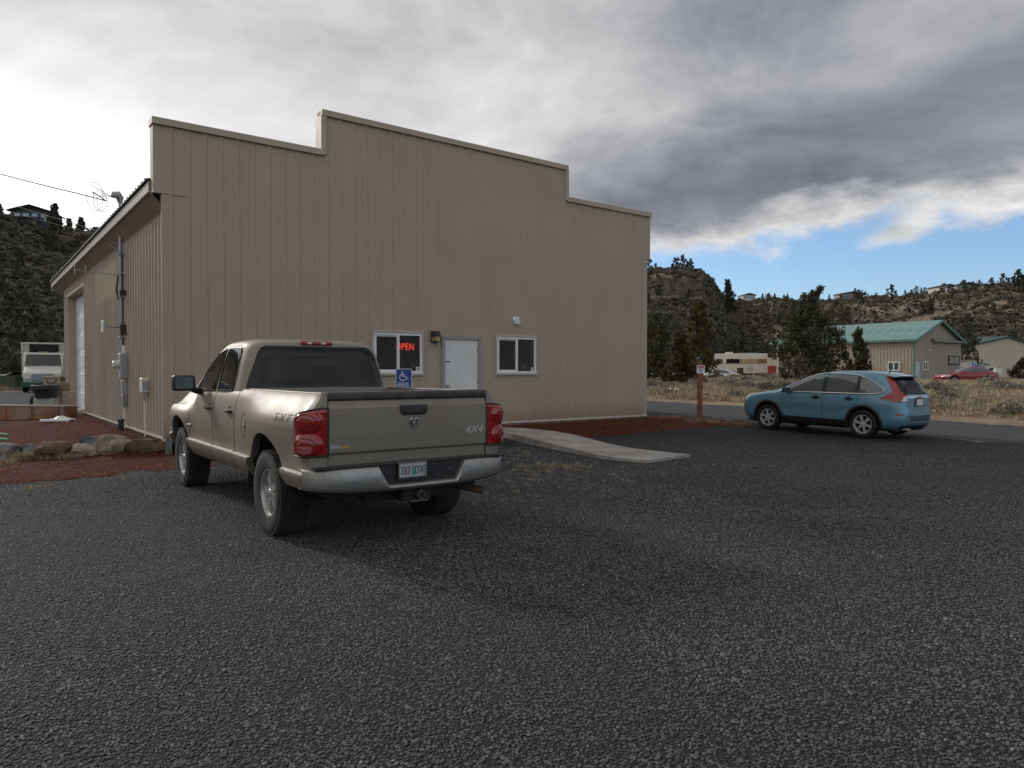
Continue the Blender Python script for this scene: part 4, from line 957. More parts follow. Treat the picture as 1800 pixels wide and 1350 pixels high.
    MB().box(-.193, .073, -1.209, -1.204, .622, .742).build('plate_face', mat('plate_white', (.38, .38, .40), .5, var=.15, scale=14.), pl)
    Mp = lambda x, z: frame_M((x, -1.2095, z), (1, 0, 0), (0, 0, 1)); M_PT = mat('plate_blue', (.03, .035, .06), .5)
    text('lettering', '387', .098, M_PT, pl, Mp(-.135, .677), .001, sx=.66); text('lettering', 'DXE', .098, M_PT, pl, Mp(.018, .677), .001, sx=.66)
    mb = MB(); [mb.prism([(-.057-w, z), (-.057+w, z), (-.057, z+.045)], 'y', -1.2102-k*.0004, -1.2092-k*.0004) for k, (w, z) in enumerate(((.024, .64), (.02, .66), (.014, .685)))]; mb.box(-.061, -.053, -1.2104, -1.2092, .628, .641); mb.build('tree_symbol', mat('plate_green', (.05, .30, .20), .5), pl)
    mb = MB(); [mb.box(-.20+.024*k, -.185+.024*k, -1.2065, -1.204, .748, .757) for k in range(12)]; mb.build('frame_lettering', M_STEEL, pl, kind='stuff')
    MB().lathe([(.001, -1.2105), (.012, -1.2105), (.012, -1.209)], 12, 'y', (.055, 0, .632)).build('plate_sticker', mat('sticker_orange', (.5, .15, .06), .5), pl)
    mb = MB(); mb.box(-.12, .16, -1.14, -1.02, .40, .52); mb.box(-.72, .72, -1.0, 4.2, .46, .60); mb.box(-.46, -.36, -1.1, 4.3, .50, .64); mb.box(.36, .46, -1.1, 4.3, .50, .64); mb.box(-.85, .85, 1.1, 3.0, .47, .52); mb.tube([(-.8, 0, .405), (.8, 0, .405)], .05, 10); mb.tube([(-.8, 3.57, .405), (.8, 3.57, .405)], .05, 10); mb.lathe([(.001, -.16), (.16, -.08), (.18, 0), (.16, .08), (.001, .16)], 14, 'y', (.1, 0, .42)); mb.box(-.40, .5, -.98, -.55, .40, .58)
    mb.build('chassis', mat('underbody', (.02, .019, .018), .85, var=.3), t)
    mb = MB(); a = .032
    mb.tube([(.03, -1.14, .455), (.03, -1.20, .455)], .046, 4); mb.box(-.06, .12, -1.16, -1.13, .39, .405); mb.build('hitch', mat('hitch_steel', (.13, .12, .11), .5, metal=.5, var=.3, scale=20.), t)
    MB().lathe([(.001, -1.203), (.033, -1.203), (.033, -1.20)], 4, 'y', (.03, 0, .455)).build('hitch_bore', M_WELL, t)
    mb = MB(); mb.tube([(.52, -.3, .50), (.56, -.62, .47), (.66, -.90, .43), (.78, -1.05, .40)], .036, 12, caps=False); mb.tube([(.781, -1.05, .40), (.70, -.95, .42)], .031, 12); mb.build('exhaust_pipe', mat('rusty_pipe', (.13, .075, .05), .7, metal=.3, var=.35, scale=14.), t)
    # hood, front
    mb = MB(); rows = []
    for y in np.linspace(2.98, 4.50, 24):
        zt = ztop(y); zc = 1.36-.10*(y-2.98)/1.5-.09*max(0, (y-4.1)/.4)**2; xe = X(y, zt)-.03
        rows.append([(x, y, zt+(zc-zt)*float(smooth01((xe-abs(x))/.22))) for x in np.linspace(-xe, xe, 31)])
    mb.grid(rows); mb.build('hood', M_TAN, t)
    mb = MB(); mb.prism([(-.78, .80), (.78, .80), (.76, 1.12), (.5, 1.2), (-.5, 1.2), (-.76, 1.12)], 'y', 4.40, 4.56); mb.build('grille_panel', M_TAN, t, bevel=.03, seg=2)
    mb = MB(); [mb.box(x0, x1, 4.555, 4.58, z0, z1) for x0 in (-.42,) for x1 in (.42,) for z0, z1 in ((.86, .9), (1.1, 1.14))]; mb.box(-.05, .05, 4.555, 4.58, .9, 1.1); mb.build('grille', M_CHROME, t)
    mb = MB(); mb.box(-.40, .40, 4.552, 4.566, .90, 1.10); mb.build('grille_mesh', M_WELL, t)
    for s in (-1, 1): a0, a1 = sorted((s*.48, s*.80)); MB().box(a0, a1, 4.48, 4.575, .88, 1.10).build('headlight', M_LAMP, t, bevel=.03, seg=2)
    MB().prism([(-.95, 4.35), (-.7, 4.62), (.7, 4.62), (.95, 4.35), (.9, 4.3), (-.9, 4.3)], 'z', .52, .76).build('front_bumper', M_BUMP, t, bevel=.02, seg=2)
    # cab
    LV = [(1.27, 1.045, 3.42, .905), (1.31, 1.048, 3.36, .90), (1.36, 1.052, 3.27, .889), (1.45, 1.065, 3.10, .868), (1.6, 1.085, 2.82, .832), (1.72, 1.10, 2.60, .80), (1.80, 1.118, 2.44, .774), (1.855, 1.155, 2.32, .742), (1.89, 1.235, 2.2, .685), (1.910, 1.40, 2.04, .55), (1.918, 1.62, 1.84, .25)]
    cm = zstack(LV, 132, 60, ((0, 8), (.6, 7.), (.85, 5.5), (1, 3.6))); me = cm.mesh('cab', M_TAN, angle=60); cab = link('cab', me, t); bv = bvh_of(me)
    rw = [(-.805, 1, 1.365), (-.765, 1, 1.5), (-.715, 1, 1.64), (-.675, 1, 1.75), (-.64, 1, 1.80), (-.585, 1, 1.822), (.585, 1, 1.822), (.64, 1, 1.80), (.675, 1, 1.75), (.715, 1, 1.64), (.765, 1, 1.5), (.805, 1, 1.365)]
    mb = MB(); patch(mb, bv, rw, (0, 1, 0), .007, 14, res=.022); mb.build('rear_window', M_TINT, cab)
    wd = [(-.72, 3, 1.36), (-.60, 3, 1.78), (.60, 3, 1.78), (.72, 3, 1.36)]; mb = MB(); patch(mb, bv, wd, (0, -1, 0), .004, 8); mb.build('windshield', M_TINT, cab)
    for s in (-1, 1):
        for nm, pl_ in (('front_window', [(2.03, 1.33), (2.90, 1.305), (2.70, 1.47), (2.45, 1.645), (2.22, 1.755), (1.96, 1.80)]), ('rear_side_window', [(1.345, 1.335), (1.915, 1.33), (1.845, 1.80), (1.62, 1.805), (1.40, 1.80), (1.365, 1.75), (1.35, 1.5)])):
            mb = MB(); loop = patch(mb, bv, [(s, y, z) for y, z in pl_], (-s, 0, 0), .006, 8, res=.03); wn = mb.build(nm, M_TINTS, cab)
            MB().tube(loop+[loop[0]], .008, 5, caps=False).build('window_seal', M_BLACKP, wn)
        mb = MB()
        for yy in ((1.045, 1.0), (1.94, 1.94)):
            pts = [on_body(bv, (s, yy[0]+.0*k, z), (-s, 0, 0), .0005)[0] for k, z in enumerate(np.linspace(1.33, 1.78, 9))] if yy[0] > 1.5 else []
            if pts: mb.tube(pts, .005, 5)
        mb.build('door_seam', M_SEAM, cab) if mb.f else None
        # mirror, handles
        mr = MB(); mr.box(-.128, .128, -.05, .05, -.095, .095); v = [(s*1.125+p[0]*1., 2.60+p[1]*1.2-.0*s, 1.405+p[2]) for p in mr.v]; mr.v = v
        mo = mr.build('mirror', M_BLACKP, t, bevel=.042, seg=3)
        MB().box(s*1.125-.098, s*1.125+.098, 2.535, 2.541, 1.335, 1.475).build('mirror_glass', glass('mirror_glass', (.10, .12, .14), rough=.03), mo, bevel=.002)
        MB().tube([(s*1.03, 2.60, 1.33), (s*.97, 2.63, 1.31), (s*.89, 2.66, 1.30)], [.035, .04, .05], 8).build('mirror_arm', M_BLACKP, mo)
        for yh in (1.26, 2.12):
            x = X(yh, 1.12); MB().tube([(s*(x+.004), yh-.11, 1.115), (s*(x+.03), yh-.085, 1.118), (s*(x+.034), yh+.02, 1.12), (s*(x+.026), yh+.09, 1.12), (s*(x+.002), yh+.11, 1.12)], [.014, .018, .019, .017, .013], 8).build('door_handle', M_BLACKP, t)
            MB().lathe([(.001, .006), (.045, .004), (.055, 0)], 16, 'x', (s*(x-.001), yh, 1.12)).build('handle_recess', M_DARK, t)
        st = text('lettering', 'SXT', .105, mat('decal_grey', (.115, .105, .094), .5), t, frame_M((s*(X(-.54, 1.14)+.010), -.54, 1.14), (0, 1 if s > 0 else -1, 0), (-s*.18, 0, 1)), .0, shear=.2, sx=2.2, space=1.1)
        bm = bmesh.new(); bm.from_mesh(st.data); bmesh.ops.subdivide_edges(bm, edges=[e for e in bm.edges if e.calc_length() > .02], cuts=2); bmesh.ops.triangulate(bm, faces=bm.faces); bm.transform(st.matrix_basis); st.matrix_basis = Matrix.Identity(4)
        for v in bm.verts: v.co.x = s*(X(v.co.y, v.co.z)+.0065)
        bm.to_mesh(st.data); bm.free()
        b1 = [(s*(X(y, .88)+.004), y, .875) for y in (2.93, 3.05)]; MB().tube([(b1[0][0], b1[0][1], .875), (b1[1][0], b1[1][1], .875)], .012, 6).build('badge', M_CHROME, t)
        if s < 0:
            mb = MB(); pts = [(-X(.69+.09*math.cos(a), 1.0+.125*math.sin(a))-.001, .69+.09*math.cos(a), 1.0+.125*math.sin(a)) for a in np.linspace(0, 6.283, 33)]
            mb.tube(pts, .0022, 5, caps=False); fd = mb.build('fuel_door', M_SEAM, t)
            MB().lathe([(.001, -.012), (.012, -.010), (.013, .004)], 12, 'x', (-X(.63, .99)-.001, .615, .985)).build('latch_hole', M_WELL, fd)
    MB().box(-.20, .16, 1.125, 1.33, 1.842, 1.886).build('high_brake_light', M_RED, t, bevel=.010, seg=2)
    MB().box(-.13, -.08, 1.121, 1.126, 1.852, 1.876).box(.03, .08, 1.121, 1.126, 1.852, 1.876).build('cargo_lamp', M_LAMP, t)
    # door sills fill behind the gaps
    mb = MB()
    for s in (-1, 1):
        for yy in (1.05, 1.94, 3.025):
            pts = [(s*(X(yy, z)-.006), yy, z) for z in np.linspace(.52, 1.32, 22)]; mb.tube(pts, .009, 4)
        mb.add([(s*.80, 1.0, .52), (s*.80, 3.05, .52), (s*.84, 3.05, 1.30), (s*.84, 1.0, 1.30)], [(0, 1, 2, 3)])
    mb.build('door_gap', M_SEAM, t)
pickup()

# --- generic stacked-outline car
def car_body(t, LV, paint, wb, rw, ww, hwx, ex, n=96, N=60):
    me = zstack(LV, n, N, ex).mesh('body', [paint, M_WELL], angle=50); bv0 = bvh_of(me); cut = []
    for yc in (0, wb):
        for s in (-1, 1):
            c = MB(); c.lathe([(.001, 0), (rw+.065, 0), (rw+.065, .8), (.001, .8)], 40, 'x', (0, 0, 0)); m = c.mesh('c', M_WELL)
            m.transform(Matrix.Translation((s*(hwx-.28) if s > 0 else -hwx+.28-.8, yc, rw+.015))); cut.append(m)
    me = boolean_cut(me, cut, 1)
    mi = np.zeros(len(me.polygons), np.int32)
    for p in me.polygons:
        c = p.center
        for yc in (0, wb):
            if math.hypot(c.y-yc, c.z-rw-.015) < rw+.060 or (math.hypot(c.y-yc, c.z-rw-.015) < rw+.068 and abs(p.normal.x) < .5) : mi[p.index] = 1
    me.polygons.foreach_set('material_index', mi); me.polygons.foreach_set('use_smooth', np.ones(len(mi), bool)); me.set_sharp_from_angle(angle=R(38))
    b = link('body', me, t); return b, bv0
def pts_on(bv, pl, s, off=.004): return [on_body(bv, (s*1.5, y, z), (-s, 0, 0), off)[0] for y, z in pl]
def suv():
    t = thing('parked_suv', 'blue compact suv parked side on beside the road', 'car', (9.22, 18.05, -.105), math.atan2(.594, .805))
    PA = mat('blue_car_paint', (.105, .262, .360), .30, metal=.25, var=.04, scale=1.5, coat=.8, dirt=(.20, .21, .21), dscale=1.2, damt=.22)
    WB, RW = 2.62, .345
    zr_, zf_ = float(gz(t.location.x, t.location.y)), float(gz(t.location.x-.594*2.62, t.location.y+.805*2.62)); t.location.z = zr_+.012; t.rotation_euler.x = math.atan2(zf_-zr_, 2.62)
    LV = [(.21, -.66, 3.25, .76), (.27, -.80, 3.42, .84), (.38, -.90, 3.54, .893), (.50, -.935, 3.585, .905), (.60, -.93, 3.60, .905), (.72, -.915, 3.59, .912), (.80, -.905, 3.56, .915), (.87, -.90, 3.50, .912), (.93, -.895, 3.40, .905), (.98, -.89, 3.22, .895), (1.02, -.885, 2.98, .885), (1.055, -.875, 2.75, .875), (1.09, -.86, 2.56, .865), (1.15, -.825, 2.40, .85), (1.25, -.77, 2.18, .82), (1.35, -.695, 1.95, .79), (1.45, -.59, 1.70, .757), (1.52, -.50, 1.48, .725), (1.565, -.40, 1.29, .69), (1.60, -.22, 1.08, .635), (1.625, .05, .86, .55), (1.636, .3, .68, .3)]
    body, bv = car_body(t, LV, PA, WB, RW, .22, .90, ((0, 6.5), (.55, 6.), (.8, 4.6), (1, 3.6)))
    for s in (-1, 1):
        for yc in (0, WB):
            wheel(t, (s*.80, yc, RW), s, RW, .225, .225, 6, mat('wheel_cover', (.46, .46, .46), .35, metal=.4, var=.06), tread=False, sp_w=.066)
            arc = pts_on(bv, [(yc+math.cos(a)*(RW+.082), RW+.015+math.sin(a)*(RW+.082)) for a in np.linspace(-.12, math.pi+.12, 28)], s, -.024)
            MB().tube(arc, .046, 8).build('arch_trim', M_BLACKP, t)
        sill = [(y, z) for y, z in ((.44, .225), (2.18, .225), (2.18, .425), (.44, .425))]
        mb = MB(); patch(mb, bv, [(s, y, z) for y, z in sill], (-s, 0, 0), .012, 3, thick=.02); mb.build('sill_trim', M_BLACKP, t)
        # side glass
        fr = [(1.06, 1.085), (2.16, 1.075), (1.95, 1.22), (1.70, 1.37), (1.45, 1.475), (1.12, 1.535)]
        rr = [(.20, 1.09), (1.00, 1.085), (.99, 1.535), (.6, 1.535), (.20, 1.495)]
        qq = [(-.42, 1.155), (-.34, 1.115), (-.2, 1.095), (.155, 1.09), (.145, 1.48), (-.05, 1.41), (-.30, 1.26), (-.42, 1.19)]
        for nm, pl in (('front_window', fr), ('rear_door_window', rr), ('quarter_window', qq)):
            mb = MB(); patch(mb, bv, [(s, y, z) for y, z in pl], (-s, 0, 0), .006, 5); mb.build(nm, M_CGL, body)
        mb = MB()
        for y in (1.03, .175): patch(mb, bv, [(s, y-.055, 1.088), (s, y+.055, 1.088), (s, y+.05-.03*(y < .5), 1.54), (s, y-.06, 1.54 if y > .5 else 1.512)], (-s, 0, 0), .008, 2)
        mb.build('pillar_trim', M_BLACKP, body)
        loop = [(2.26, 1.055), (1.06, 1.07), (.2, 1.075), (-.25, 1.082), (-.40, 1.12), (-.465, 1.165), (-.44, 1.215), (-.30, 1.31), (-.05, 1.445), (.20, 1.525), (.6, 1.56), (1.10, 1.556), (1.45, 1.505), (1.70, 1.40), (1.95, 1.25), (2.26, 1.075)]
        MB().tube(pts_on(bv, [(a[0]+(b[0]-a[0])*k/4, a[1]+(b[1]-a[1])*k/4) for a, b in zip(loop, loop[1:]) for k in range(4)]+[loop[-1]], s, .006), .017, 6).build('window_trim', M_CHROME, body)
        mb = MB()
        for pl in ([(1.05, 1.05), (1.06, .8), (1.06, .45)], [(.17, 1.06), (.12, .9), (.2, .78), (.36, .66), (.42, .5)], [(2.18, 1.04), (2.20, .8), (2.16, .45)]):
            mb.tube(pts_on(bv, [(a[0]+(b[0]-a[0])*k/5, a[1]+(b[1]-a[1])*k/5) for a, b in zip(pl, pl[1:]) for k in range(6)], s, -.001), .006, 5)
        mb.build('door_seam', M_SEAM, body)
        for y in (1.23, .36):
            P = pts_on(bv, [(y-.13, .945), (y-.06, .95), (y+.05, .953), (y+.12, .95)], s, .02); MB().tube(P, [.012, .02, .02, .012], 8).build('door_handle', M_BLACKP, t)
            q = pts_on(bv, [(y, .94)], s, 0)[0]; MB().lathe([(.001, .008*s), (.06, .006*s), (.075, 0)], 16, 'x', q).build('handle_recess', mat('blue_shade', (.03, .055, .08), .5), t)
        MB().tube(pts_on(bv, [(-.55, .985), (.1, .975), (1.0, .955), (1.9, .93), (2.3, .92)], s, -.004), .010, 5).build('body_crease', PA, body)
        if s < 0: MB().tube(pts_on(bv, [(-.12+.085*math.cos(a), .90+.085*math.sin(a)) for a in np.linspace(0, 6.283, 25)], s, -.002), .004, 4, caps=False).build('fuel_door', M_SEAM, body)
        # tall tail lamp: round the corner and up the pillar
        low = [(s*.80, -.52, .935), (s*.70, -.86, .90), (s*.55, -.90, .905), (s*.55, -.88, 1.02), (s*.64, -.84, 1.075), (s*.76, -.70, 1.075)]
        mb = MB(); patch(mb, bv, [(s*.895, -.40, .985), (s*.84, -.70, .915), (s*.60, -.90, .905), (s*.60, -.885, 1.06), (s*.69, -.80, 1.16), (s*.79, -.66, 1.145)], (-s*.8, .6, 0), .014, 6, thick=.03); lamp = mb.build('tail_lamp', M_RED, t)
        up = [(s*.79, -.66, 1.13), (s*.69, -.80, 1.15), (s*.655, -.74, 1.27), (s*.62, -.63, 1.40), (s*.60, -.52, 1.505), (s*.67, -.44, 1.52), (s*.72, -.525, 1.40), (s*.765, -.61, 1.27)]
        mb = MB(); patch(mb, bv, up, (-s*.7, .7, 0), .013, 5, thick=.03); mb.build('upper_lens', M_RED, lamp)
        mb = MB(); patch(mb, bv, [(s*.73, -.85, .925), (s*.60, -.90, .925), (s*.60, -.89, 1.03), (s*.66, -.86, 1.03)], (-s*.5, .8, 0), .02, 3); mb.build('clear_lens', M_LAMP, lamp)
        mb = MB(); patch(mb, bv, [(s*.84, -.83, .60), (s*.70, -.92, .60), (s*.70, -.92, .635), (s*.84, -.83, .635)], (-s*.45, .9, 0), .008, 2); mb.build('reflector', M_RED, t)
        mb = MB(); patch(mb, bv, [(s*.80, 3.30, .86), (s*.50, 3.55, .78), (s*.50, 3.50, .90), (s*.78, 3.12, .965)], (-s*.55, -.8, -.2), .008, 4); mb.build('headlight', M_LAMP, t)
        mr = MB(); mr.box(-.10, .10, -.07, .07, -.065, .065); mr.v = [(s*.99+p[0], 2.02+p[1], 1.115+p[2]) for p in mr.v]; mr.build('mirror', mat('mirror_dark', (.03, .05, .07), .35), t, bevel=.035, seg=3)
    gl = [(-.60, -.9, 1.09), (.60, -.9, 1.09), (.62, -.8, 1.16), (.57, -.7, 1.36), (.51, -.6, 1.475), (-.51, -.6, 1.475), (-.57, -.7, 1.36), (-.62, -.8, 1.16)]
    mb = MB(); patch(mb, bv, gl, (0, 1, 0), .006, 6); mb.build('rear_window', M_TINT, body)
    mb = MB(); patch(mb, bv, [(-.62, 2.5, 1.12), (.62, 2.5, 1.12), (.55, 1.7, 1.46), (-.55, 1.7, 1.46)], (0, -1, -.3), .006, 6); mb.build('windshield', M_CGL, body)
    MB().tube([on_body(bv, (x, -1, 1.105), (0, 1, 0), .02)[0] for x in (-.1, .1, .25, .4)], .014, 6).build('wiper', M_DARK, body)
    mb = MB(); patch(mb, bv, [(-.60, -.9, 1.0), (.60, -.9, 1.0), (.60, -.9, 1.05), (-.60, -.9, 1.05)], (0, 1, 0), .016, 3, thick=.02); mb.build('tailgate_garnish', M_CHROME, body)
    MB().lathe([(.001, -.928), (.045, -.925), (.05, -.90)], 18, 'y', (0, 0, 1.03)).build('emblem', M_CHROME, body)
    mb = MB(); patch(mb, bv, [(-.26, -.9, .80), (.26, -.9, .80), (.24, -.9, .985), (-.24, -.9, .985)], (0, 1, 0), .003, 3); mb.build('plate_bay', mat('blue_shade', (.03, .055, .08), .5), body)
    MB().box(-.155, .155, -.925, -.905, .82, .97).build('license_plate', M_WHITE, t, bevel=.006)
    mb = MB(); patch(mb, bv, [(-.84, -.8, .23), (.84, -.8, .23), (.87, -.85, .355), (-.87, -.85, .355)], (0, 1, 0), .012, 4, thick=.02); mb.build('bumper_trim', M_BLACKP, t)
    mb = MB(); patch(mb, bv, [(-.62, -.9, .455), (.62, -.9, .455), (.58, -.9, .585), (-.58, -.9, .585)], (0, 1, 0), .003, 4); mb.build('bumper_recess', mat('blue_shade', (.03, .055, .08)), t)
    mb = MB(); patch(mb, bv, [(-.72, -.9, .425), (.72, -.9, .425), (.72, -.9, .442), (-.72, -.9, .442)], (0, 1, 0), .010, 3); mb.build('bumper_strip', mat('strip_silver', (.5, .52, .54), .35, metal=.5), t)
    sp = MB(); sp.grid([[(x*.60, -.555-.05*(1-abs(x)**3)+dy, 1.52+dz-.02*abs(x)**3) for x in np.linspace(-1, 1, 15)] for dy, dz in ((.12, .03), (.0, .012), (-.05, 0), (-.03, -.02), (.10, -.02))]); sp.build('spoiler', PA, body)
    MB().tube([(0, -.16, 1.595), (0, -.22, 1.68), (0, -.28, 1.69)], [.02, .014, .008], 6).build('roof_antenna', M_BLACKP, t)
    MB().tube([(-.55, -.75, .27), (-.55, -.96, .26)], .035, 10).build('exhaust_pipe', M_STEEL, t)
    MB().box(-.7, .7, -.7, 3.2, .20, .32).build('underbody', M_WELL, t)
    mb = MB(); patch(mb, bv, [(-.80, 3.4, .23), (.80, 3.4, .23), (.84, 3.5, .40), (-.84, 3.5, .40)], (0, -1, 0), .012, 4, thick=.02); mb.build('lower_bumper', M_BLACKP, t)
    mb = MB(); patch(mb, bv, [(-.5, 3.5, .68), (.5, 3.5, .68), (.52, 3.5, .82), (-.52, 3.5, .82)], (0, -1, 0), .01, 4, thick=.02); mb.build('grille', M_BLACKP, t)
suv()
SEDAN = [(.19, -.70, 3.30, .74), (.26, -.86, 3.48, .83), (.40, -.95, 3.60, .875), (.55, -.97, 3.62, .885), (.68, -.96, 3.58, .885), (.76, -.95, 3.48, .875), (.83, -.93, 3.25, .865), (.88, -.91, 2.95, .855), (.925, -.86, 2.60, .845), (.955, -.74, 2.45, .83), (.985, -.50, 2.33, .815), (1.02, -.38, 2.23, .80), (1.12, -.16, 1.98, .755), (1.22, .05, 1.75, .71), (1.31, .27, 1.5, .655), (1.36, .45, 1.3, .60), (1.39, .62, 1.1, .50), (1.405, .8, .95, .25)]
def sedan(name, label, col, loc, rz, group=None, sc=(1, 1, 1), detail=True):
    t = thing(name, label, 'car', loc, rz, group); t.scale = sc
    PA = mat('paint_%d_%d_%d' % tuple(int(c*100) for c in col), col, .3, metal=.25, var=.04, coat=.8)
    WB, RW = 2.72, .325; body, bv = car_body(t, SEDAN, PA, WB, RW, .2, .87, ((0, 6), (.6, 5.5), (1, 3.6)), 72, 40)
    for s in (-1, 1):
        for yc in (0, WB): wheel(t, (s*.775, yc, RW), s, RW, .205, .215, 5, mat('wheel_cover', (.46, .46, .46), .35, metal=.4, var=.06), tread=False, sp_w=.08)
        for nm, pl in (('front_window', [(1.02, .975), (2.05, .965), (1.80, 1.12), (1.50, 1.26), (1.02, 1.33)]), ('rear_side_window', [(.03, 1.0), (.98, .975), (.98, 1.33), (.62, 1.31), (.30, 1.20)])):
            mb = MB(); patch(mb, bv, [(s, y, z) for y, z in pl], (-s, 0, 0), .006, 4); mb.build(nm, M_CGL, body)
        mb = MB(); patch(mb, bv, [(s*.86, -.70, .70), (s*.55, -.93, .70), (s*.55, -.92, .84), (s*.84, -.68, .84)], (-s*.5, .85, 0), .01, 3); mb.build('tail_lamp', M_RED, t)
        mb = MB(); patch(mb, bv, [(s*.86, 3.2, .62), (s*.55, 3.5, .60), (s*.55, 3.45, .72), (s*.84, 3.0, .76)], (-s*.5, -.85, 0), .01, 3); mb.build('headlight', M_LAMP, t)
        P = [on_body(bv, (s, y, .84), (-s, 0, 0), .015)[0] for y in (1.2, 1.35)]; MB().tube(P, .014, 6).build('door_handle', PA, t)
        mb = MB()
        for y in (1.0, 2.1): mb.tube(pts_on(bv, [(y, z) for z in np.linspace(.3, .95, 8)], s, -.001), .006, 4)
        mb.build('door_seam', M_SEAM, body)
        mr = MB(); mr.box(-.09, .09, -.06, .06, -.055, .055); mr.v = [(s*.90+p[0], 2.0+p[1], 1.0+p[2]) for p in mr.v]; mr.build('mirror', PA, t, bevel=.03, seg=2)
    mb = MB(); patch(mb, bv, [(-.6, -.4, 1.02), (.6, -.4, 1.02), (.52, .25, 1.30), (-.52, .25, 1.30)], (0, .8, -.6), .006, 4); mb.build('rear_window', M_CGL, body)
    mb = MB(); patch(mb, bv, [(-.62, 2.2, 1.03), (.62, 2.2, 1.03), (.53, 1.5, 1.30), (-.53, 1.5, 1.30)], (0, -.8, -.6), .006, 4); mb.build('windshield', M_CGL, body)
    MB().box(-.155, .155, -.985, -.955, .52, .65).build('license_plate', M_WHITE, t)
    return t
def hz(v): return float(gz(v.x, v.y))
p = at(1727, 675, dep=54.5); sedan('parked_sedan', 'red sedan parked in the dry grass before the teal roofed building', (.24, .012, .016), (p.x, p.y, hz(p)-.18), R(88), sc=(.95, .92, .95))
p = at(1204, 657, dep=62); sedan('parked_sedan', 'white car half hidden in grass left of the wooden signpost', (.62, .63, .65), (p.x, p.y, hz(p)-.25), R(75))
p = at(1284, 657, dep=66); sedan('parked_sedan', 'white car half hidden in grass in front of the motorhome', (.66, .66, .66), (p.x, p.y, hz(p)-.38), R(80))
p = at(1712, 652, dep=82); sedan('parked_sedan', 'blue car parked behind the red sedan near the white shed', (.05, .12, .26), (p.x, p.y, hz(p)+.45), R(40), sc=(1, 1, 1.15))
p = at(1738, 652, dep=84); sedan('parked_sedan', 'pale tan car parked in front of the beige gabled building', (.40, .36, .30), (p.x, p.y, hz(p)+.5), R(80))

# ------------------------------------------------------------------ signs
def signs():
    p = at(710, 690, dep=13.75); o = thing('parking_sign', 'blue accessible parking sign rising behind the pickup tailgate', 'sign', (p.x, p.y, hz(p)), R(8))
    zt = at(710, 648.3, dep=13.75).z-hz(p); z0 = zt-.457; M_BL = mat('sign_blue', (.018, .055, .24), .45, var=.06, scale=6.); M_SW = mat('sign_white', (.70, .72, .76), .45, var=.04)
    def rr(w, h, r, n=5): return [(sx*(w-r)+r*math.cos(a+q), sz*(h-r)+r*math.sin(a+q)) for sx, sz, q in ((1, 1, 0), (-1, 1, R(90)), (-1, -1, R(180)), (1, -1, R(270))) for a in np.linspace(0, R(90), n)]
    zc = (zt+z0)/2
    MB().box(-.03, .03, .004, .05, -.3, zt-.06).build('post', M_STEEL, o, bevel=.004)
    pl = MB().prism([(x, z+zc) for x, z in rr(.1525, .2285, .03)], 'y', -.001, .003).build('plate', M_SW, o); MB().prism([(x, z+zc) for x, z in rr(.142, .218, .024)], 'y', -.0025, -.0012).build('field', M_BL, pl)
    mb = MB(); y = -.004; Z = zt
    mb.lathe([(.001, y-.001), (.0145, y-.001), (.0145, y)], 14, 'y', (-.030, 0, Z-.062))
    mb.tube([(-.030, y, Z-.072), (-.027, y, Z-.145), (.035, y, Z-.145), (.062, y, Z-.20), (.09, y, Z-.19)], .0085, 6); mb.tube([(-.028, y, Z-.115), (.025, y, Z-.115)], .007, 6)
    mb.tube([(-.018+.062*math.cos(a), y, Z-.165+.062*math.sin(a)) for a in np.linspace(R(112), R(350), 24)], .0085, 6)
    mb.build('wheelchair_symbol', M_SW, pl)
    mb = MB(); r = random.Random(2)
    for k, row in enumerate(((3, 2, 3), (4, 2, 2), (2, 3, 3, 1), (3, 3), (2, 1, 2, 2), (2, 3, 2))):
        x = -.115 if k != 3 else -.07; zz = Z-.268-k*.0285
        for wlen in row:
            L = wlen*.0255; mb.box(x, x+L-.008, -.0036, -.0024, zz-.007, zz+.006); x += L+.004
    mb.build('small_print', M_SW, pl)
    p = at(1230, 737.5, dep=22.3); g = hz(p); o = thing('wooden_signpost', 'brown wooden post with black cap and small red and white sign', 'signpost', (p.x, p.y, g), R(6))
    M_WOOD = mat('stained_wood', (.23, .075, .028), .75, var=.22, scale=4., streak=.4, bump=.3, bscale=25.)
    H = at(1230, 634, dep=22.3).z-g
    MB().box(-.062, .062, -.062, .062, -.2, H).build('post', M_WOOD, o, bevel=.006)
    mb = MB(); mb.box(-.07, .07, -.07, .07, H-.005, H+.06); mb.prism([(-.095, H+.06), (.095, H+.06), (.085, H+.085), (.0, H+.125), (-.085, H+.085)], 'y', -.095, .095); mb.build('post_cap', M_BLACKP, o, bevel=.006)
    z1 = at(1230, 642, dep=22.3).z-g; s = MB().prism([(x, z+z1-.125) for x, z in rr(.125, .125, .012)], 'y', -.070, -.063).build('sign_plate', M_SW, o)
    MB().box(-.10, .10, -.0725, -.0705, z1-.10, z1-.018).build('header', mat('header_red', (.36, .035, .045), .5), s)
    mb = MB(); [mb.box(x, x+.03, -.074, -.0727, z1-.075, z1-.045) for x in (-.08, -.043, -.006, .031)]; mb.build('header_print', mat('pale_pink', (.52, .28, .28), .5), s)
    mb = MB(); [mb.box(x0, x1, -.0725, -.0705, z1-h-.011, z1-h+.008) for h, sp in ((.13, ((-.09, -.02), (-.01, .09))), (.163, ((-.04, .03),)), (.195, ((-.085, -.02), (-.01, .06)))) for x0, x1 in sp]; mb.build('small_print', mat('print_grey', (.12, .12, .13), .5), s)
signs()

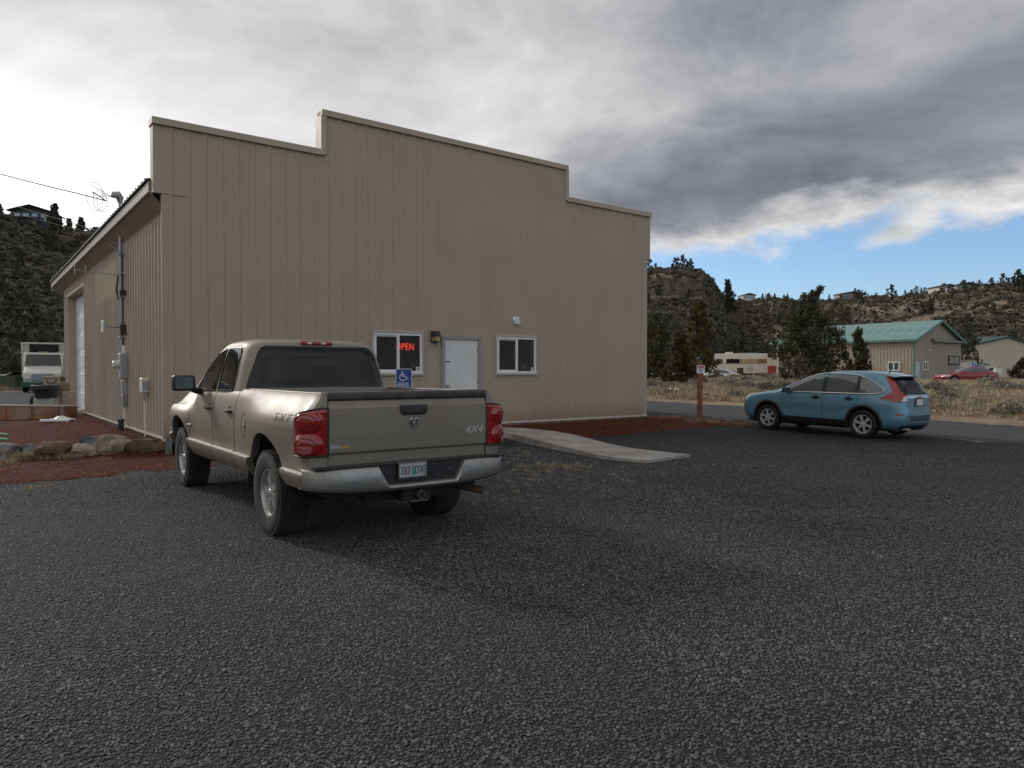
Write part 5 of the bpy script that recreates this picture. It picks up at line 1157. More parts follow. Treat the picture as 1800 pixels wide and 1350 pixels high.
# ------------------------------------------------------------------ boulders
def rock_mesh(seed, m, dims, planes=11, sub=4):
    r = random.Random(seed); bm = bmesh.new(); bmesh.ops.create_icosphere(bm, subdivisions=sub, radius=1)
    pl = [(Vector((r.gauss(0, 1), r.gauss(0, 1), r.gauss(0, .7))).normalized(), r.uniform(.58, .85)) for _ in range(planes)]+[(Vector((0, 0, 1)), r.uniform(.6, .8))]
    off = Vector((seed*3.1, seed*1.7, 0))
    for v in bm.verts:
        c = v.co.copy()
        for n, d in pl:
            k = c.dot(n)
            if k > d: c -= n*(k-d)*.93
        c *= 1+.16*noise.noise(c*1.6+off)+.10*noise.noise(c*3.7+off)+.06*noise.noise(c*8+off)+.03*noise.noise(c*17+off)
        v.co = Vector((c.x*dims[0], c.y*dims[1], c.z*dims[2]))
    me = bpy.data.meshes.new('boulder'); bm.to_mesh(me); bm.free(); me.materials.append(m); me.polygons.foreach_set('use_smooth', [True]*len(me.polygons)); me.set_sharp_from_angle(angle=R(28)); return me
def rmat(n, c, d): return mat(n, c, .9, var=.5, scale=6., bump=1., bscale=22., dirt=d, dscale=2.5, damt=.6, spec=.2)
RG = rmat('grey_basalt', (.15, .145, .14), (.24, .22, .19)); RBN = rmat('brown_rock', (.115, .075, .048), (.07, .05, .036)); RT = rmat('tan_rock', (.29, .245, .185), (.13, .105, .085)); RB = rmat('bluish_rock', (.12, .13, .145), (.17, .165, .155)); RD_ = rmat('reddish_rock', (.20, .10, .06), (.12, .08, .055))
for i, (x0, y0, x1, y1, m, lab) in enumerate((( -40, 781, 34, 808, RG, 'long low grey boulder at the left end of the rock border'), (33, 783, 57, 806, RG, 'upright grey boulder between the long grey and long brown ones'), (56, 779, 120, 808, RBN, 'long dark brown boulder behind the dry grass tufts'),
    (119, 781, 168, 805, RT, 'pale lumpy boulder in front of the bluish one'), (136, 768, 174, 792, RB, 'bluish grey boulder half hidden behind the pale lumpy one'), (163, 766, 216, 802, RT, 'largest tan boulder with a steep dark side'), (211, 774, 275, 802, RBN, 'long brown boulder below the standpipe'), (270, 779, 289, 799, RD_, 'small reddish rock next to the building corner'), (284, 766, 312, 804, RG, 'tall grey boulder at the corner beside the pickup wheel'), (-12, 800, 10, 812, RG, 'small grey stone low at the far left of the border'))):
    back = .55 if i == 4 else 0
    b = at((x0+x1)/2, y1 if not back else 803); dep = b.y+back; sc = dep/FPX; W_, H_ = (x1-x0)*sc, (y1-y0)*sc; X = ((x0+x1)/2-900)*sc; zc = EYE+(655-(y0+y1)/2)*sc
    link('boulder', rock_mesh(11+i*3, m, (W_*.62, min(max(W_*.40, .16), .28), H_*.76)), None, (X, dep+.12, zc-.01), (0, 0, RNG.uniform(-.25, .25)), lab, 'boulder', 'boulders edging the cinder bed')

# ------------------------------------------------------------------ clutter at the left
def clutter():
    M_RUST = mat('rusty_steel', (.25, .085, .025), .85, var=.4, scale=2.2, dirt=(.34, .31, .28), dscale=.8, damt=.55, bump=.3, bscale=12.)
    a = at(112, 737); b = at(-60, 739); o = thing('steel_trough', 'long rust stained steel trough with a pale rim', 'trough', (b.x, b.y, hz(b)), math.atan2(a.y-b.y, a.x-b.x)); L = math.hypot(a.x-b.x, a.y-b.y)
    mb = MB(); h = .46; mb.box(0, L, 0, .03, .0, h); mb.box(0, L, .47, .5, 0, h); mb.box(0, .03, .03, .47, 0, h); mb.box(L-.03, L, .03, .47, 0, h); mb.box(.03, L-.03, .03, .47, .01, .05); mb.build('side', M_RUST, o)
    mb = MB(); mb.box(-.02, L+.02, -.02, .05, h, h+.016); mb.box(-.02, L+.02, .45, .52, h, h+.016); mb.build('rim', mat('pale_rim', (.50, .46, .43), .6, var=.2, scale=5., dirt=(.25, .13, .07), dscale=3.), o)
    mb = MB(); [mb.box(x, x+.05, -.03, -.001, .02, h-.002) for x in np.arange(.5, L, .95)]; mb.build('rib', M_RUST, o)
    p = at(57, 736); link('boulder', rock_mesh(77, RT, (.13, .12, .09), sub=2), None, (p.x, p.y-.1, hz(p)+.09), None, 'pale stone in front of the rusty trough', 'stone')
    p = at(40, 737); o = thing('pale_slab', 'grey weathered slab leaning on the rusty trough', 'slab', (p.x-.25, p.y-.09, hz(p)), .1); MB().box(-.22, .22, -.03, .03, 0, .45).build('slab', mat('weathered_slab', (.36, .35, .33), .85, var=.25, scale=6.), o, bevel=.01)
    p = at(81, 712, dep=23.6); g = hz(p)
    link('concrete_block', MB().box(-.30, .30, -.2, .2, 0, .55).mesh('concrete_block', mat('pale_block', (.42, .40, .36), .9, var=.15, scale=7.), .02), None, (p.x, p.y, g), (0, 0, .1), 'pale block under the black tub', 'block')
    o = thing('black_tub', 'black plastic stock tub on the pale block', 'tub', (p.x+.02, p.y, g+.55)); MB().lathe([(.001, 0), (.32, 0), (.36, .26), (.44, .28), (.44, .40), (.41, .41), (.40, .30), (.30, .03), (.001, .03)], 28).build('tub', M_BLACKP, o)
    p2 = at(110, 715, dep=24.4); g2 = hz(p2); link('concrete_block', MB().box(-.32, .24, -.3, .3, 0, .72).mesh('concrete_block', mat('tan_block', (.36, .31, .25), .9, var=.15, scale=5.), .02), None, (p2.x, p2.y, g2), (0, 0, -.1), 'tall tan block beside the building corner', 'block')
    o = thing('brown_drum', 'small brown drum standing on the tall tan block', 'drum', (p2.x+.0, p2.y, g2+.72)); MB().lathe([(.001, 0), (.20, 0), (.21, .02), (.23, .15), (.21, .30), (.001, .31)], 22).build('drum', mat('drum_brown', (.22, .14, .085), .7, var=.2), o)
    p3 = at(98, 676, dep=27.5); o = thing('tan_bin', 'tan bin with a dark handle strap behind the black tub', 'bin', (p3.x, p3.y, hz(p3))); zt = at(98, 661, dep=27.5).z-hz(p3)
    MB().prism([(-.28, 0), (.28, 0), (.32, zt-.08), (-.32, zt-.08)], 'y', -.25, .25).box(-.34, .34, -.28, .28, zt-.08, zt).build('body', mat('tan_plastic', (.36, .30, .21), .6, var=.1), o, bevel=.015); MB().tube([(-.2, -.26, zt-.12), (-.12, -.29, zt-.26), (.12, -.29, zt-.26), (.2, -.26, zt-.12)], .018, 6).build('strap', M_BLACKP, o)
    p4 = at(62, 697, dep=25.5); o = thing('spare_tyre', 'black tyre leaning beside the black tub', 'tyre', (p4.x, p4.y, hz(p4)+.28), .9); MB().lathe([(.17, -.08), (.2, -.1), (.28, -.09), (.29, 0), (.28, .09), (.2, .1), (.17, .08)], 28, 'x', close=True).build('tyre', M_RUB, o)
    # planks before the garage door and wind-blown rubbish
    a = at(94, 732); b = at(150, 729); o = thing('plank_step', 'weathered planks laid before the roll-up door', 'planks', (a.x, a.y, hz(a)+.02), math.atan2(b.y-a.y, b.x-a.x)); L = math.hypot(b.x-a.x, b.y-a.y)
    me = MB().box(0, L, 0, .27, 0, .06).mesh('plank', mat('old_plank', (.33, .28, .215), .9, var=.25, scale=5., streak=.3), .006)
    for k, (dx, dy, dz) in enumerate(((0, 0, .0), (.15, .29, .0), (.25, .58, .01), (.5, .15, .062), (.6, .46, .064))): link('plank', me, o, (dx, dy, dz), (0, 0, .02*k))
    p = at(106, 743); mb = MB(); r = random.Random(5); rows = []
    for i in range(13): rows.append([(-.30+.05*i+r.uniform(-.02, .02), -.2+.04*j+r.uniform(-.02, .02), .02+.10*math.exp(-((i-7)/4)**2-((j-5)/3.5)**2)+r.uniform(0, .055)) for j in range(11)])
    mb.grid(rows); link('white_sheet', mb.mesh('white_sheet', M_WHITE), None, (p.x, p.y, hz(p)+.03), (0, 0, .2), 'crumpled white plastic sheet lying on the cinder', 'sheet')
    link('white_pipe', MB().tube([(-.36, 0, 0), (.36, .08, 0)], .045, 12, caps=False).mesh('white_pipe', M_VINYL), None, (p.x+.04, p.y-.32, hz(p)+.075), (0, 0, .1), 'white pipe offcut lying beside the crumpled sheet', 'pipe')
    for py, lab in ((768, 'farther of the two pale green strips on the cinder'), (777, 'nearer of the two pale green strips on the cinder')):
        p = at(2, py); link('green_strip', MB().tube([(-.5, -.03, .0), (-.1, .02, .02), (.16, 0, .0)], .03, 6).mesh('green_strip', mat('pale_green', (.20, .42, .28), .6)), None, (p.x, p.y, hz(p)+.055), None, lab, 'strip')
    p = at(1185, 673, dep=38); link('plastic_scrap', MB().grid([[(-.25+.1*i, -.1+.1*j, .2+.12*math.sin(i*2.1+j*1.3)) for j in range(4)] for i in range(6)]).mesh('plastic_scrap', M_WHITE), None, (p.x, p.y, hz(p)+.06), None, 'scrap of white plastic caught in the dry grass', 'rubbish')
    # green dumpster behind the truck
    p = at(27, 677, dep=50); o = thing('dumpster', 'dark green dumpster left of the white box truck', 'dumpster', (p.x, p.y, hz(p)), -.1)
    MB().prism([(-.7, .1), (.7, .1), (.7, 1.25), (-.7, 1.0)], 'x', -.65, .6).build('body', mat('dumpster_green', (.03, .055, .035), .6, var=.2, dirt=(.12, .09, .06)), o, bevel=.02); MB().box(-.68, .62, -.74, .72, 1.25, 1.3).build('lid', M_BLACKP, o)
    # boulder heap beyond
    for k, (px, py, s_) in enumerate(((8, 655, 1.1), (22, 648, .8), (2, 668, .9), (30, 683, .35), (45, 684, .3))):
        p = at(px, py+8, dep=54+k); link('boulder', rock_mesh(100+k, RT, (s_, s_*.8, s_*.75), sub=2), None, (p.x, p.y, hz(p)+s_*.4), None, 'pale boulder in the heap beyond the green dumpster', 'boulder', 'boulder heap by the dumpster')
clutter()
def box_truck():
    p = at(75, 690, dep=44); t = thing('box_truck', 'white box truck with green bumper facing the lot', 'truck', (p.x, p.y, hz(p)), R(180+31))
    M_TW = mat('truck_white', (.62, .60, .53), .4, var=.06, dirt=(.35, .3, .22), dscale=1.5, damt=.35); M_TG = mat('truck_green', (.025, .085, .05), .45); M_GRL = mat('truck_grille', (.10, .14, .19), .4, var=.2)
    # local: y forward; nose at y = 0
    MB().prism([(-.15, .62), (-1.55, .62), (-1.55, 1.62), (-.25, 1.28), (-.12, 1.15)], 'x', -.98, .98).build('hood', M_TW, t, bevel=.09, seg=3)
    MB().prism([(-1.5, .7), (-3.0, .7), (-3.0, 2.42), (-2.85, 2.5), (-1.95, 2.48), (-1.5, 1.62)], 'x', -1.06, 1.06).build('cab', M_TW, t, bevel=.06, seg=2)
    mb = MB(); v = [(-.95, -1.50, 1.66), (.95, -1.50, 1.66), (.90, -1.915, 2.36), (-.90, -1.915, 2.36)]; mb.add([(x, y+.03, z) for x, y, z in v]+[(x, y-.05, z) for x, y, z in v], [(0, 1, 2, 3), (4, 5, 6, 7), (0, 1, 5, 4), (2, 3, 7, 6), (0, 3, 7, 4), (1, 2, 6, 5)]); mb.build('windshield', M_TINTS, t)
    g = MB().box(-.55, .55, -.13, -.09, .72, 1.14).build('grille', M_GRL, t, bevel=.02); mb = MB(); [mb.box(-.54, .54, -.09, -.08, z, z+.02) for z in np.arange(.76, 1.12, .06)]; mb.build('grille_bars', M_CHROME, g)
    for s in (-1, 1):
        a0, a1 = sorted((s*.62, s*.93)); MB().box(a0, a1, -.14, -.08, .80, 1.0).build('headlight', M_LAMP, t, bevel=.02); MB().box(s*.78-.07, s*.78+.07, -.2, -.13, 1.03, 1.1).build('turn_signal', mat('amber', (.5, .2, .03), .3), t)
        wheel(t, (s*.92, -1.1, .48), s, .48, .26, .28, 6, M_TW, tread=False); wheel(t, (s*.92, -5.6, .48), s, .48, .3, .28, 6, M_TW, tread=False)
        m = MB().box(s*1.27-.1, s*1.27+.1, -1.6, -1.5, 1.65, 2.15).build('mirror', M_BLACKP, t, bevel=.02); MB().tube([(s*1.05, -1.6, 1.6), (s*1.27, -1.55, 1.7)], .02, 6).tube([(s*1.05, -1.6, 2.2), (s*1.27, -1.55, 2.1)], .02, 6).build('mirror_arm', M_STEEL, m)
    MB().box(-1.1, 1.1, -.12, .08, .34, .64).build('bumper', M_TG, t, bevel=.03); MB().box(-.9, .9, -6.5, -.3, .45, .7).build('chassis', M_WELL, t)
    mb = MB(); mb.box(-1.22, 1.22, -7.6, -3.2, .9, 3.15); mb.build('cargo_box', M_TW, t, bevel=.03); MB().box(-.8, .8, -3.21, -2.9, 2.5, 3.03).build('reefer_unit', M_WELL, t, bevel=.08, seg=2)
    mb = MB(); mb.box(-1.24, 1.24, -3.2, -3.1, 3.06, 3.16); mb.box(-1.24, -1.14, -3.2, -3.1, 2.4, 3.06); mb.box(1.14, 1.24, -3.2, -3.1, 2.4, 3.06); mb.build('box_frame', M_TW, t)
    mb = MB(); [mb.lathe([(.001, 2.56), (.05, 2.54), (.06, 2.49)], 10, 'z', (x, -2.05, 0)) for x in (-.8, -.2, 0, .2, .8)]; mb.build('roof_lamp', mat('amber', (.5, .2, .03)), t)
box_truck()

# ------------------------------------------------------------------ background buildings
def far_siding(o, poly_fn, u0, u1, z0, m, place, step=1.2, name='wall_panel'):
    u = u0
    while u < u1-.01:
        ue = min(u+step, u1); mb = MB(); n = 4
        for k in range(n):
            a, b = u+(ue-u)*k/n, u+(ue-u)*(k+1)/n; c = b-.05
            mb.add([place(a, 0, z0), place(c, 0, z0), place(c, 0, poly_fn(c)), place(a, 0, poly_fn(a))], [(0, 1, 2, 3)]); mb.add([place(c, .03, z0), place(b, .03, z0), place(b, .03, poly_fn(b)), place(c, .03, poly_fn(c))], [(0, 1, 2, 3)])
            mb.add([place(c, 0, z0), place(c, .03, z0), place(c, .03, poly_fn(c)), place(c, 0, poly_fn(c))], [(0, 1, 2, 3)])
        mb.build(name, m, o); u = ue
def teal_building():
    o = thing('teal_roof_building', 'tan metal shop with a teal green metal roof beyond the field', 'building', (35.58, 64.0, .62), math.atan2(5.9, 7.8))
    W_, L, E, A = 9.8, 13.6, 3.86, 5.66; mw = mat('tan_wall_far', (.41, .345, .265), .6, var=.06, scale=.5); mg = mat('grey_tan_wall_far', (.37, .33, .285), .6, var=.06, scale=.5)
    T = mat('teal_roof', (.155, .29, .272), .5, metal=.1, var=.16, scale=.9, dirt=(.36, .42, .38), dscale=.8, damt=.35); TT = mat('teal_trim', (.10, .21, .19), .5)
    MB().box(.04, W_-.04, .04, L-.04, -1, E-.02).prism([(.04, E-.02), (W_-.04, E-.02), (W_/2, A-.06)], 'y', .04, L-.04).build('wall', mg, o)
    far_siding(o, lambda u: E+.0+(A-E)*(1-abs(u/W_-.5)*2), 0, W_, -1., mg, lambda u, h, z: (u, -h+.02, z)); far_siding(o, lambda u: E, 0, L, -1., mw, lambda u, h, z: (-h+.02, u, z))
    # roof panels
    sl = math.hypot(W_/2+.3, (A-E)*(W_/2+.3)/(W_/2)); ang = math.atan2(A-E, W_/2)
    mb = MB(); mb.box(0, sl, .0, .90, 0, .03); mb.box(0, sl, .85, .89, .03, .05, 1); me = mb.mesh('roof_panel', [T, mat('teal_seam', (.26, .37, .33), .5)])
    n = 16
    for k in range(n):
        a = link('roof_panel', me, o, (-.3, -.35+k*.92, E-.3*(A-E)/(W_/2)+.06)); a.rotation_euler = (0, -ang, 0)
        a = link('roof_panel', me, o, (W_+.3, -.35+k*.92+.9, E-.3*(A-E)/(W_/2)+.06)); a.rotation_euler = (0, -ang, R(180))
    mb = MB(); d = .3*(A-E)/(W_/2); mb.prism([(-.32, E-d-.14), (-.32, E-d+.1), (W_/2, A+.12), (W_+.32, E-d+.1), (W_+.32, E-d-.14), (W_/2, A-.1)], 'y', -.40, -.34); mb.box(-.34, -.28, -.34, L+.3, E-d-.1, E-d+.05); mb.build('roof_trim', TT, o)
    MB().box(-.06, .03, -.05, .05, -.9, E-.1).build('corner_trim', TT, o)
    def lx(px, py, side):   # point on a wall from the picture
        d = ray_px(px, py); o0 = Vector((0, 0, EYE)); q = Vector((35.58, 64., .62)); ex = Vector((math.cos(o.rotation_euler.z), math.sin(o.rotation_euler.z), 0)); ey = Vector((-ex.y, ex.x, 0))
        nrm = ex if side == 'l' else ey; t = (q-o0).dot(nrm)/d.dot(nrm); h = o0+d*t-q; return (h.dot(ey) if side == 'l' else h.dot(ex)), h.z
    for px0, py0, px1, py1, side in ((1561, 636, 1582, 652, 'l'), (1621.5, 635, 1630, 651, 'g'), (1667, 625, 1685, 641, 'g')):
        a, z1 = lx(px0, py0, side); b, z0 = lx(px1, py1, side); a, b = sorted((a, b)); P = (lambda u, h, z: (-h, u, z)) if side == 'l' else (lambda u, h, z: (u, -h, z)); fr = M_VINYL if px0 < 1660 else M_DARK
        def bx(mb, u0, u1, h0, h1, za, zb): p, q = P(u0, h0, za), P(u1, h1, zb); mb.box(*sum(([min(p[i], q[i]), max(p[i], q[i])] for i in range(3)), [])); return mb
        mb = MB(); f = .09; bx(mb, a, b, 0, .08, z1-f, z1); bx(mb, a, b, 0, .08, z0, z0+f); bx(mb, a, a+f, 0, .08, z0+f, z1-f); bx(mb, b-f, b, 0, .08, z0+f, z1-f); m = (a+b)/2; bx(mb, m-f*.6, m+f*.6, 0, .07, z0+f, z1-f); w_ = mb.build('window', fr, o)
        bx(MB(), a+f, b-f, .035, .045, z0+f, z1-f).build('pane', M_CGL if px0 < 1660 else mat('grey_infill', (.3, .29, .27), .6), w_)
    a, z1 = lx(1607.8, 636, 'g'); b, z0 = lx(1615.5, 673, 'g'); d = MB().box(a, b, -.06, -.005, z0-.1, z1).build('door', mat('pale_teal', (.42, .55, .56), .5), o); MB().box(b-.15, b-.08, -.1, -.06, z0+.9, z0+1.0).build('handle', M_STEEL, d)
    a, z1 = lx(1637, 598.5, 'g'); b, z0 = lx(1690, 602, 'g'); MB().prism([(-.35, z0+.05), (-.02, z0+.25), (-.02, z0-.05), (-.35, z0-.1)], 'x', a, b).build('awning', mat('awning_grey', (.22, .21, .20), .6), o)
    MB().tube([(W_*.24, -.25, 2.9), (W_*.27, -.25, 2.9)], .08, 8).build('wall_lamp', M_VINYL, o)
    p = at(1697, 660, dep=72); s = thing('white_shed', 'small white shed against the end of the teal roofed shop', 'shed', (p.x, p.y, hz(p)-.1), math.atan2(5.9, 7.8)); h = at(1697, 634, dep=72).z-hz(p)+.1
    MB().box(-.45, .45, -.4, .6, 0, h).build('wall', mat('shed_white', (.52, .52, .50), .6), s, bevel=.02); MB().box(-.52, .52, -.47, .67, h, h+.05).build('roof', M_FASC, s); MB().box(-.05, .3, -.42, -.4, .05, 1.6).build('door', M_VINYL, s)
teal_building()
def beige_building():
    p = at(1705, 640, dep=96); q = at(1770, 640, dep=100); o = thing('beige_gable_building', 'beige gabled shop with dark green roof edge at the right edge', 'building', (p.x, p.y, .9), math.atan2(q.y-p.y, q.x-p.x)); h = math.hypot(q.x-p.x, q.y-p.y); W_ = 2*h
    E = at(1705, 608.5, dep=96).z-.9; A = at(1770, 593.5, dep=100).z-.9; m = mat('beige_wall_far', (.56, .51, .42), .6, var=.04, scale=.3); G = mat('dark_green_trim', (.03, .06, .05), .5)
    MB().box(.03, W_-.03, .05, 18, -1.2, E-.03).prism([(.03, E-.03), (W_-.03, E-.03), (h, A-.05)], 'y', .05, 18).build('wall', m, o)
    far_siding(o, lambda u: E+(A-E)*(1-abs(u/W_-.5)*2), 0, W_, -1.2, m, lambda u, hh, z: (u, -hh+.02, z), 1.5)
    for s in (0, 1):
        mb = MB(); x0, x1 = (-.4, h) if not s else (W_+.4, h); z0 = E-.4*(A-E)/h; mb.add([(x0, -.3, z0), (x1, -.3, A), (x1, 18.2, A), (x0, 18.2, z0), (x0, -.3, z0+.22), (x1, -.3, A+.22), (x1, 18.2, A+.22), (x0, 18.2, z0+.22)], [(0, 1, 2, 3), (4, 5, 6, 7), (0, 1, 5, 4), (1, 2, 6, 5), (2, 3, 7, 6), (3, 0, 4, 7)]); mb.build('roof_slope', G, o)
    MB().box(.5*h, .5*h+1, -.06, .0, -.5, 1.6).build('door', M_VINYL, o)
    for px, lab in ((1752, 'left white barrel before the beige shop'), (1757, 'right white barrel before the beige shop'), (1782, 'white barrel standing alone farther right before the beige shop')):
        p = at(px, 662, dep=80); b = thing('white_barrel', lab, 'barrel', (p.x, p.y, hz(p)+.3)); MB().lathe([(.001, 0), (.28, 0), (.30, .05), (.31, .3), (.29, .32), (.31, .34), (.30, .85), (.001, .88)], 18).build('barrel', M_WHITE, b); MB().lathe([(.001, .92), (.05, .91), (.05, .87)], 8, 'z', (.12, 0, 0)).build('bung', M_BLACKP, b)
beige_building()
def motorhome():
    p = at(1298, 660, dep=84); g = hz(p); t = thing('motorhome', 'white motorhome with tan and red stripe parked below the hillside', 'motorhome', (p.x, p.y, g+.15), math.atan2(1, .30))
    Mw = mat('rv_white', (.70, .67, .60), .45, var=.04, scale=.6, dirt=(.5, .45, .38), damt=.3); S1 = mat('rv_tan', (.42, .31, .19), .5); S2 = mat('rv_red', (.30, .12, .08), .5)
    L = 6.3; MB().prism([(L/2, .45), (L/2+.1, 1.3), (L/2-.25, 2.3), (L/2-.55, 2.72), (-L/2+.1, 2.72), (-L/2, 2.6), (-L/2, .45)], 'x', -1.15, 1.15).build('body', Mw, t, bevel=.12, seg=3)
    for s in (-1, 1):
        x = s*1.155; f = lambda y0, y1, z0, z1, e=0: MB().box(min(x, x+s*(.012+e)), max(x, x+s*(.012+e)), y0, y1, z0, z1)
        f(-L/2+1.1, .9, 1.62, 2.1).build('stripe', S1, t); f(-L/2+.1, -L/2+1.08, 1.62, 2.1).build('stripe', S2, t); f(-L/2+.1, L/2-.4, 1.53, 1.60).build('stripe', S1, t)
        f(-.1, 1.35, 1.62, 2.12, .01).build('window', M_TINT, t); f(1.75, 2.45, 1.58, 2.1, .01).build('window', M_CGL, t); f(-1.6, -1.1, .8, 1.3, .01).build('hatch', M_FASC, t)
        for y in (L/2-1.1, -L/2+1.5): wheel(t, (s*1.0, y, .28), s, .4, .22, .22, 5, M_ALLOY, tread=False)
    v = [(-.95, L/2+.115, 1.4), (.95, L/2+.115, 1.4), (.88, L/2-.235, 2.25), (-.88, L/2-.235, 2.25)]; MB().add([(a, b+.02, c) for a, b, c in v]+[(a, b-.1, c) for a, b, c in v], [(0, 1, 2, 3), (4, 5, 6, 7), (0, 1, 5, 4), (2, 3, 7, 6), (0, 3, 7, 4), (1, 2, 6, 5)]).build('windshield', M_CGL, t)
    MB().box(-1.1, 1.1, L/2, L/2+.2, .4, .7).build('bumper', M_CHROME, t, bevel=.03); MB().box(-.4, .4, .6, 1.5, 2.72, 2.92).build('air_conditioner', Mw, t, bevel=.06, seg=2); MB().box(-.8, .8, -2.2, .2, 2.78, 2.82).tube([(-.8, -2.2, 2.7), (-.8, -2.2, 2.8)], .03, 6).tube([(.8, .2, 2.7), (.8, .2, 2.8)], .03, 6).build('roof_rack', M_STEEL, t)
    p = at(1354, 662, dep=90); o = thing('stock_trailer', 'red trailer with a cream rounded top behind the motorhome', 'trailer', (p.x, p.y, hz(p)), .05); k = 90/FPX; zt = EYE+(655-629)*k-hz(p); zm = EYE+(655-643)*k-hz(p)
    MB().box(-.78, .78, -.1, 3.5, .35, zm).build('body', mat('trailer_red', (.36, .035, .02), .5, var=.1), o); pr = [(-.78, zm+.002)]+[(.78*math.cos(a), zm+.1+(zt-zm-.1)*math.sin(a)**.7) for a in np.linspace(math.pi, 0, 13)]+[(.78, zm+.002)]; MB().prism(pr, 'y', -.1, 3.5).build('roof', mat('trailer_cream', (.62, .54, .40), .5), o); MB().box(-.70, .70, -.12, -.1, .4, zm-.05).build('ramp', mat('trailer_red', (1, 1, 1)), o)
    wheel(o, (-.8, 1.5, .33), -1, .33, .2, .2, 5, M_ALLOY, tread=False); wheel(o, (.8, 1.5, .33), 1, .33, .2, .2, 5, M_ALLOY, tread=False); MB().box(-1.9, -.8, .3, 2.6, .5, zm-.15).build('side_box', mat('trailer_red_dark', (.30, .06, .04), .5), o)
    p = at(1301, 664, dep=70); o = thing('brown_drum', 'dark brown barrel standing before the motorhome', 'drum', (p.x, p.y, hz(p)+.2)); MB().lathe([(.001, 0), (.30, 0), (.31, .45), (.30, .95), (.001, .96)], 18).build('drum', mat('drum_rust', (.07, .04, .025), .8, var=.3), o)
    p = at(1367, 690, dep=62); o = thing('white_pole', 'thin white pole standing left of the big juniper', 'pole', (p.x, p.y, hz(p))); z = at(1367, 584, dep=62).z-hz(p); MB().tube([(0, 0, 0), (0, 0, z)], .05, 8).build('pole', M_VINYL, o); MB().box(-.22, .12, -.06, .06, z-.4, z-.1).build('box', M_VINYL, o)
motorhome()
def rim_house(label, px, py, dep, W_, h, rise, col, roofc, rz=0, deck=False, d=7.):
    p = at(px, py, dep=dep); o = thing('hilltop_house', label, 'house', (p.x, p.y, p.z), rz, None)
    k = 'hh_%d' % px; m = mat(k+'w', col, .7, var=.06); rm = mat(k+'r', roofc, .7, var=.1)
    MB().box(-W_/2, W_/2, 0, d, -3, h).build('wall', m, o)
    mb = MB(); mb.prism([(-W_/2-.6, h-.1), (0, h+rise), (W_/2+.6, h-.1), (W_/2+.6, h+.12), (0, h+rise+.25), (-W_/2-.6, h+.12)], 'y', -.9, d+.6); mb.prism([(-W_/2, h), (W_/2, h), (0, h+rise)], 'y', .0, d); mb.build('roof', rm, o)
    for x in np.arange(-W_/2+.7, W_/2-1.4, 1.9): MB().box(x, x+1.2, -.06, .02, h*.35, h*.78).build('window', M_CGL if not deck else mat('bright_window', (.35, .42, .5), .2), o)
    MB().box(W_/2-1.3, W_/2-.4, -.06, .02, 0, h*.75).build('door', M_FASC, o)
    if deck:
        MB().box(-W_/2, W_/2-2, -2.2, -.02, h*.2, h*.26).build('deck', m, o); mb = MB(); [mb.box(x, x+.15, -2.1, -1.95, -3, h*.2) for x in np.arange(-W_/2, W_/2-2, 1.5)]; mb.build('deck_post', m, o)
rim_house('dark blue house with a deck on the left hilltop', 54, 388, 172, 8.4, 2.2, 1.3, (.05, .06, .075), (.03, .028, .028), .2, True)
for px, py, W_, lab, c in ((1317, 526.5, 7, 'small pale house on the rim above the signpost', (.5, .5, .48)), (1497, 524, 12, 'long low grey house on the rim left of centre ridge', (.28, .28, .29)), (1668, 513.5, 9, 'cream house on the right ridge', (.5, .47, .38)), (1702, 511, 10, 'grey house with dark roof beside the cream one on the ridge', (.26, .27, .29))):
    dd = hill_par(math.degrees(math.atan((px-900)/FPX)))[1]*math.cos(math.atan((px-900)/FPX)); rim_house(lab, px, py, dd*1.01, W_, 2.3, 1.0, c, (.12, .11, .11), 0.1)

# ------------------------------------------------------------------ trees and plants
M_JUN = mat('juniper_leaf', (.070, .076, .044), .9, var=.45, scale=1.1, rand=.2, spec=.15, coord='Object')
M_JUO = mat('juniper_olive', (.105, .082, .030), .9, var=.45, scale=.9, rand=.2, spec=.15)
M_JUD = mat('juniper_hazed', (.088, .088, .070), .9, var=.4, scale=.8, rand=.25, spec=.1)  # leaf colour lifted and greyed: distance haze painted into it
M_BARK = mat('bark', (.13, .09, .065), .95, var=.3, scale=6., bump=.5)
M_SAGE = mat('sage_leaf', (.25, .228, .172), .95, var=.35, scale=3., rand=.3, spec=.1)
M_SAGEH = mat('sage_far', (.165, .148, .118), .95, var=.35, scale=.3, rand=.4, spec=.1)
def leaves(mb, c, rad, n, size, rng, mi=0):
    P = rng.normal(0, .5, (n, 3))*rad+np.array(c); D = rng.normal(0, 1, (n, 3)); D /= np.linalg.norm(D, axis=1)[:, None]; D[:, 2] = np.abs(D[:, 2])*.9+.15; E = np.cross(D, rng.normal(0, 1, (n, 3))); E /= np.linalg.norm(E, axis=1)[:, None]
    s = size*rng.uniform(.6, 1.3, n)[:, None]; a, b, t = P-E*s*.32, P+E*s*.32, P+D*s
    o = len(mb.v); mb.v += np.stack([a, b, t], 1).reshape(-1, 3).tolist(); mb.f += [[o+3*i, o+3*i+1, o+3*i+2] for i in range(n)]; mb.m += [mi]*n; mb.sm += [False]*n
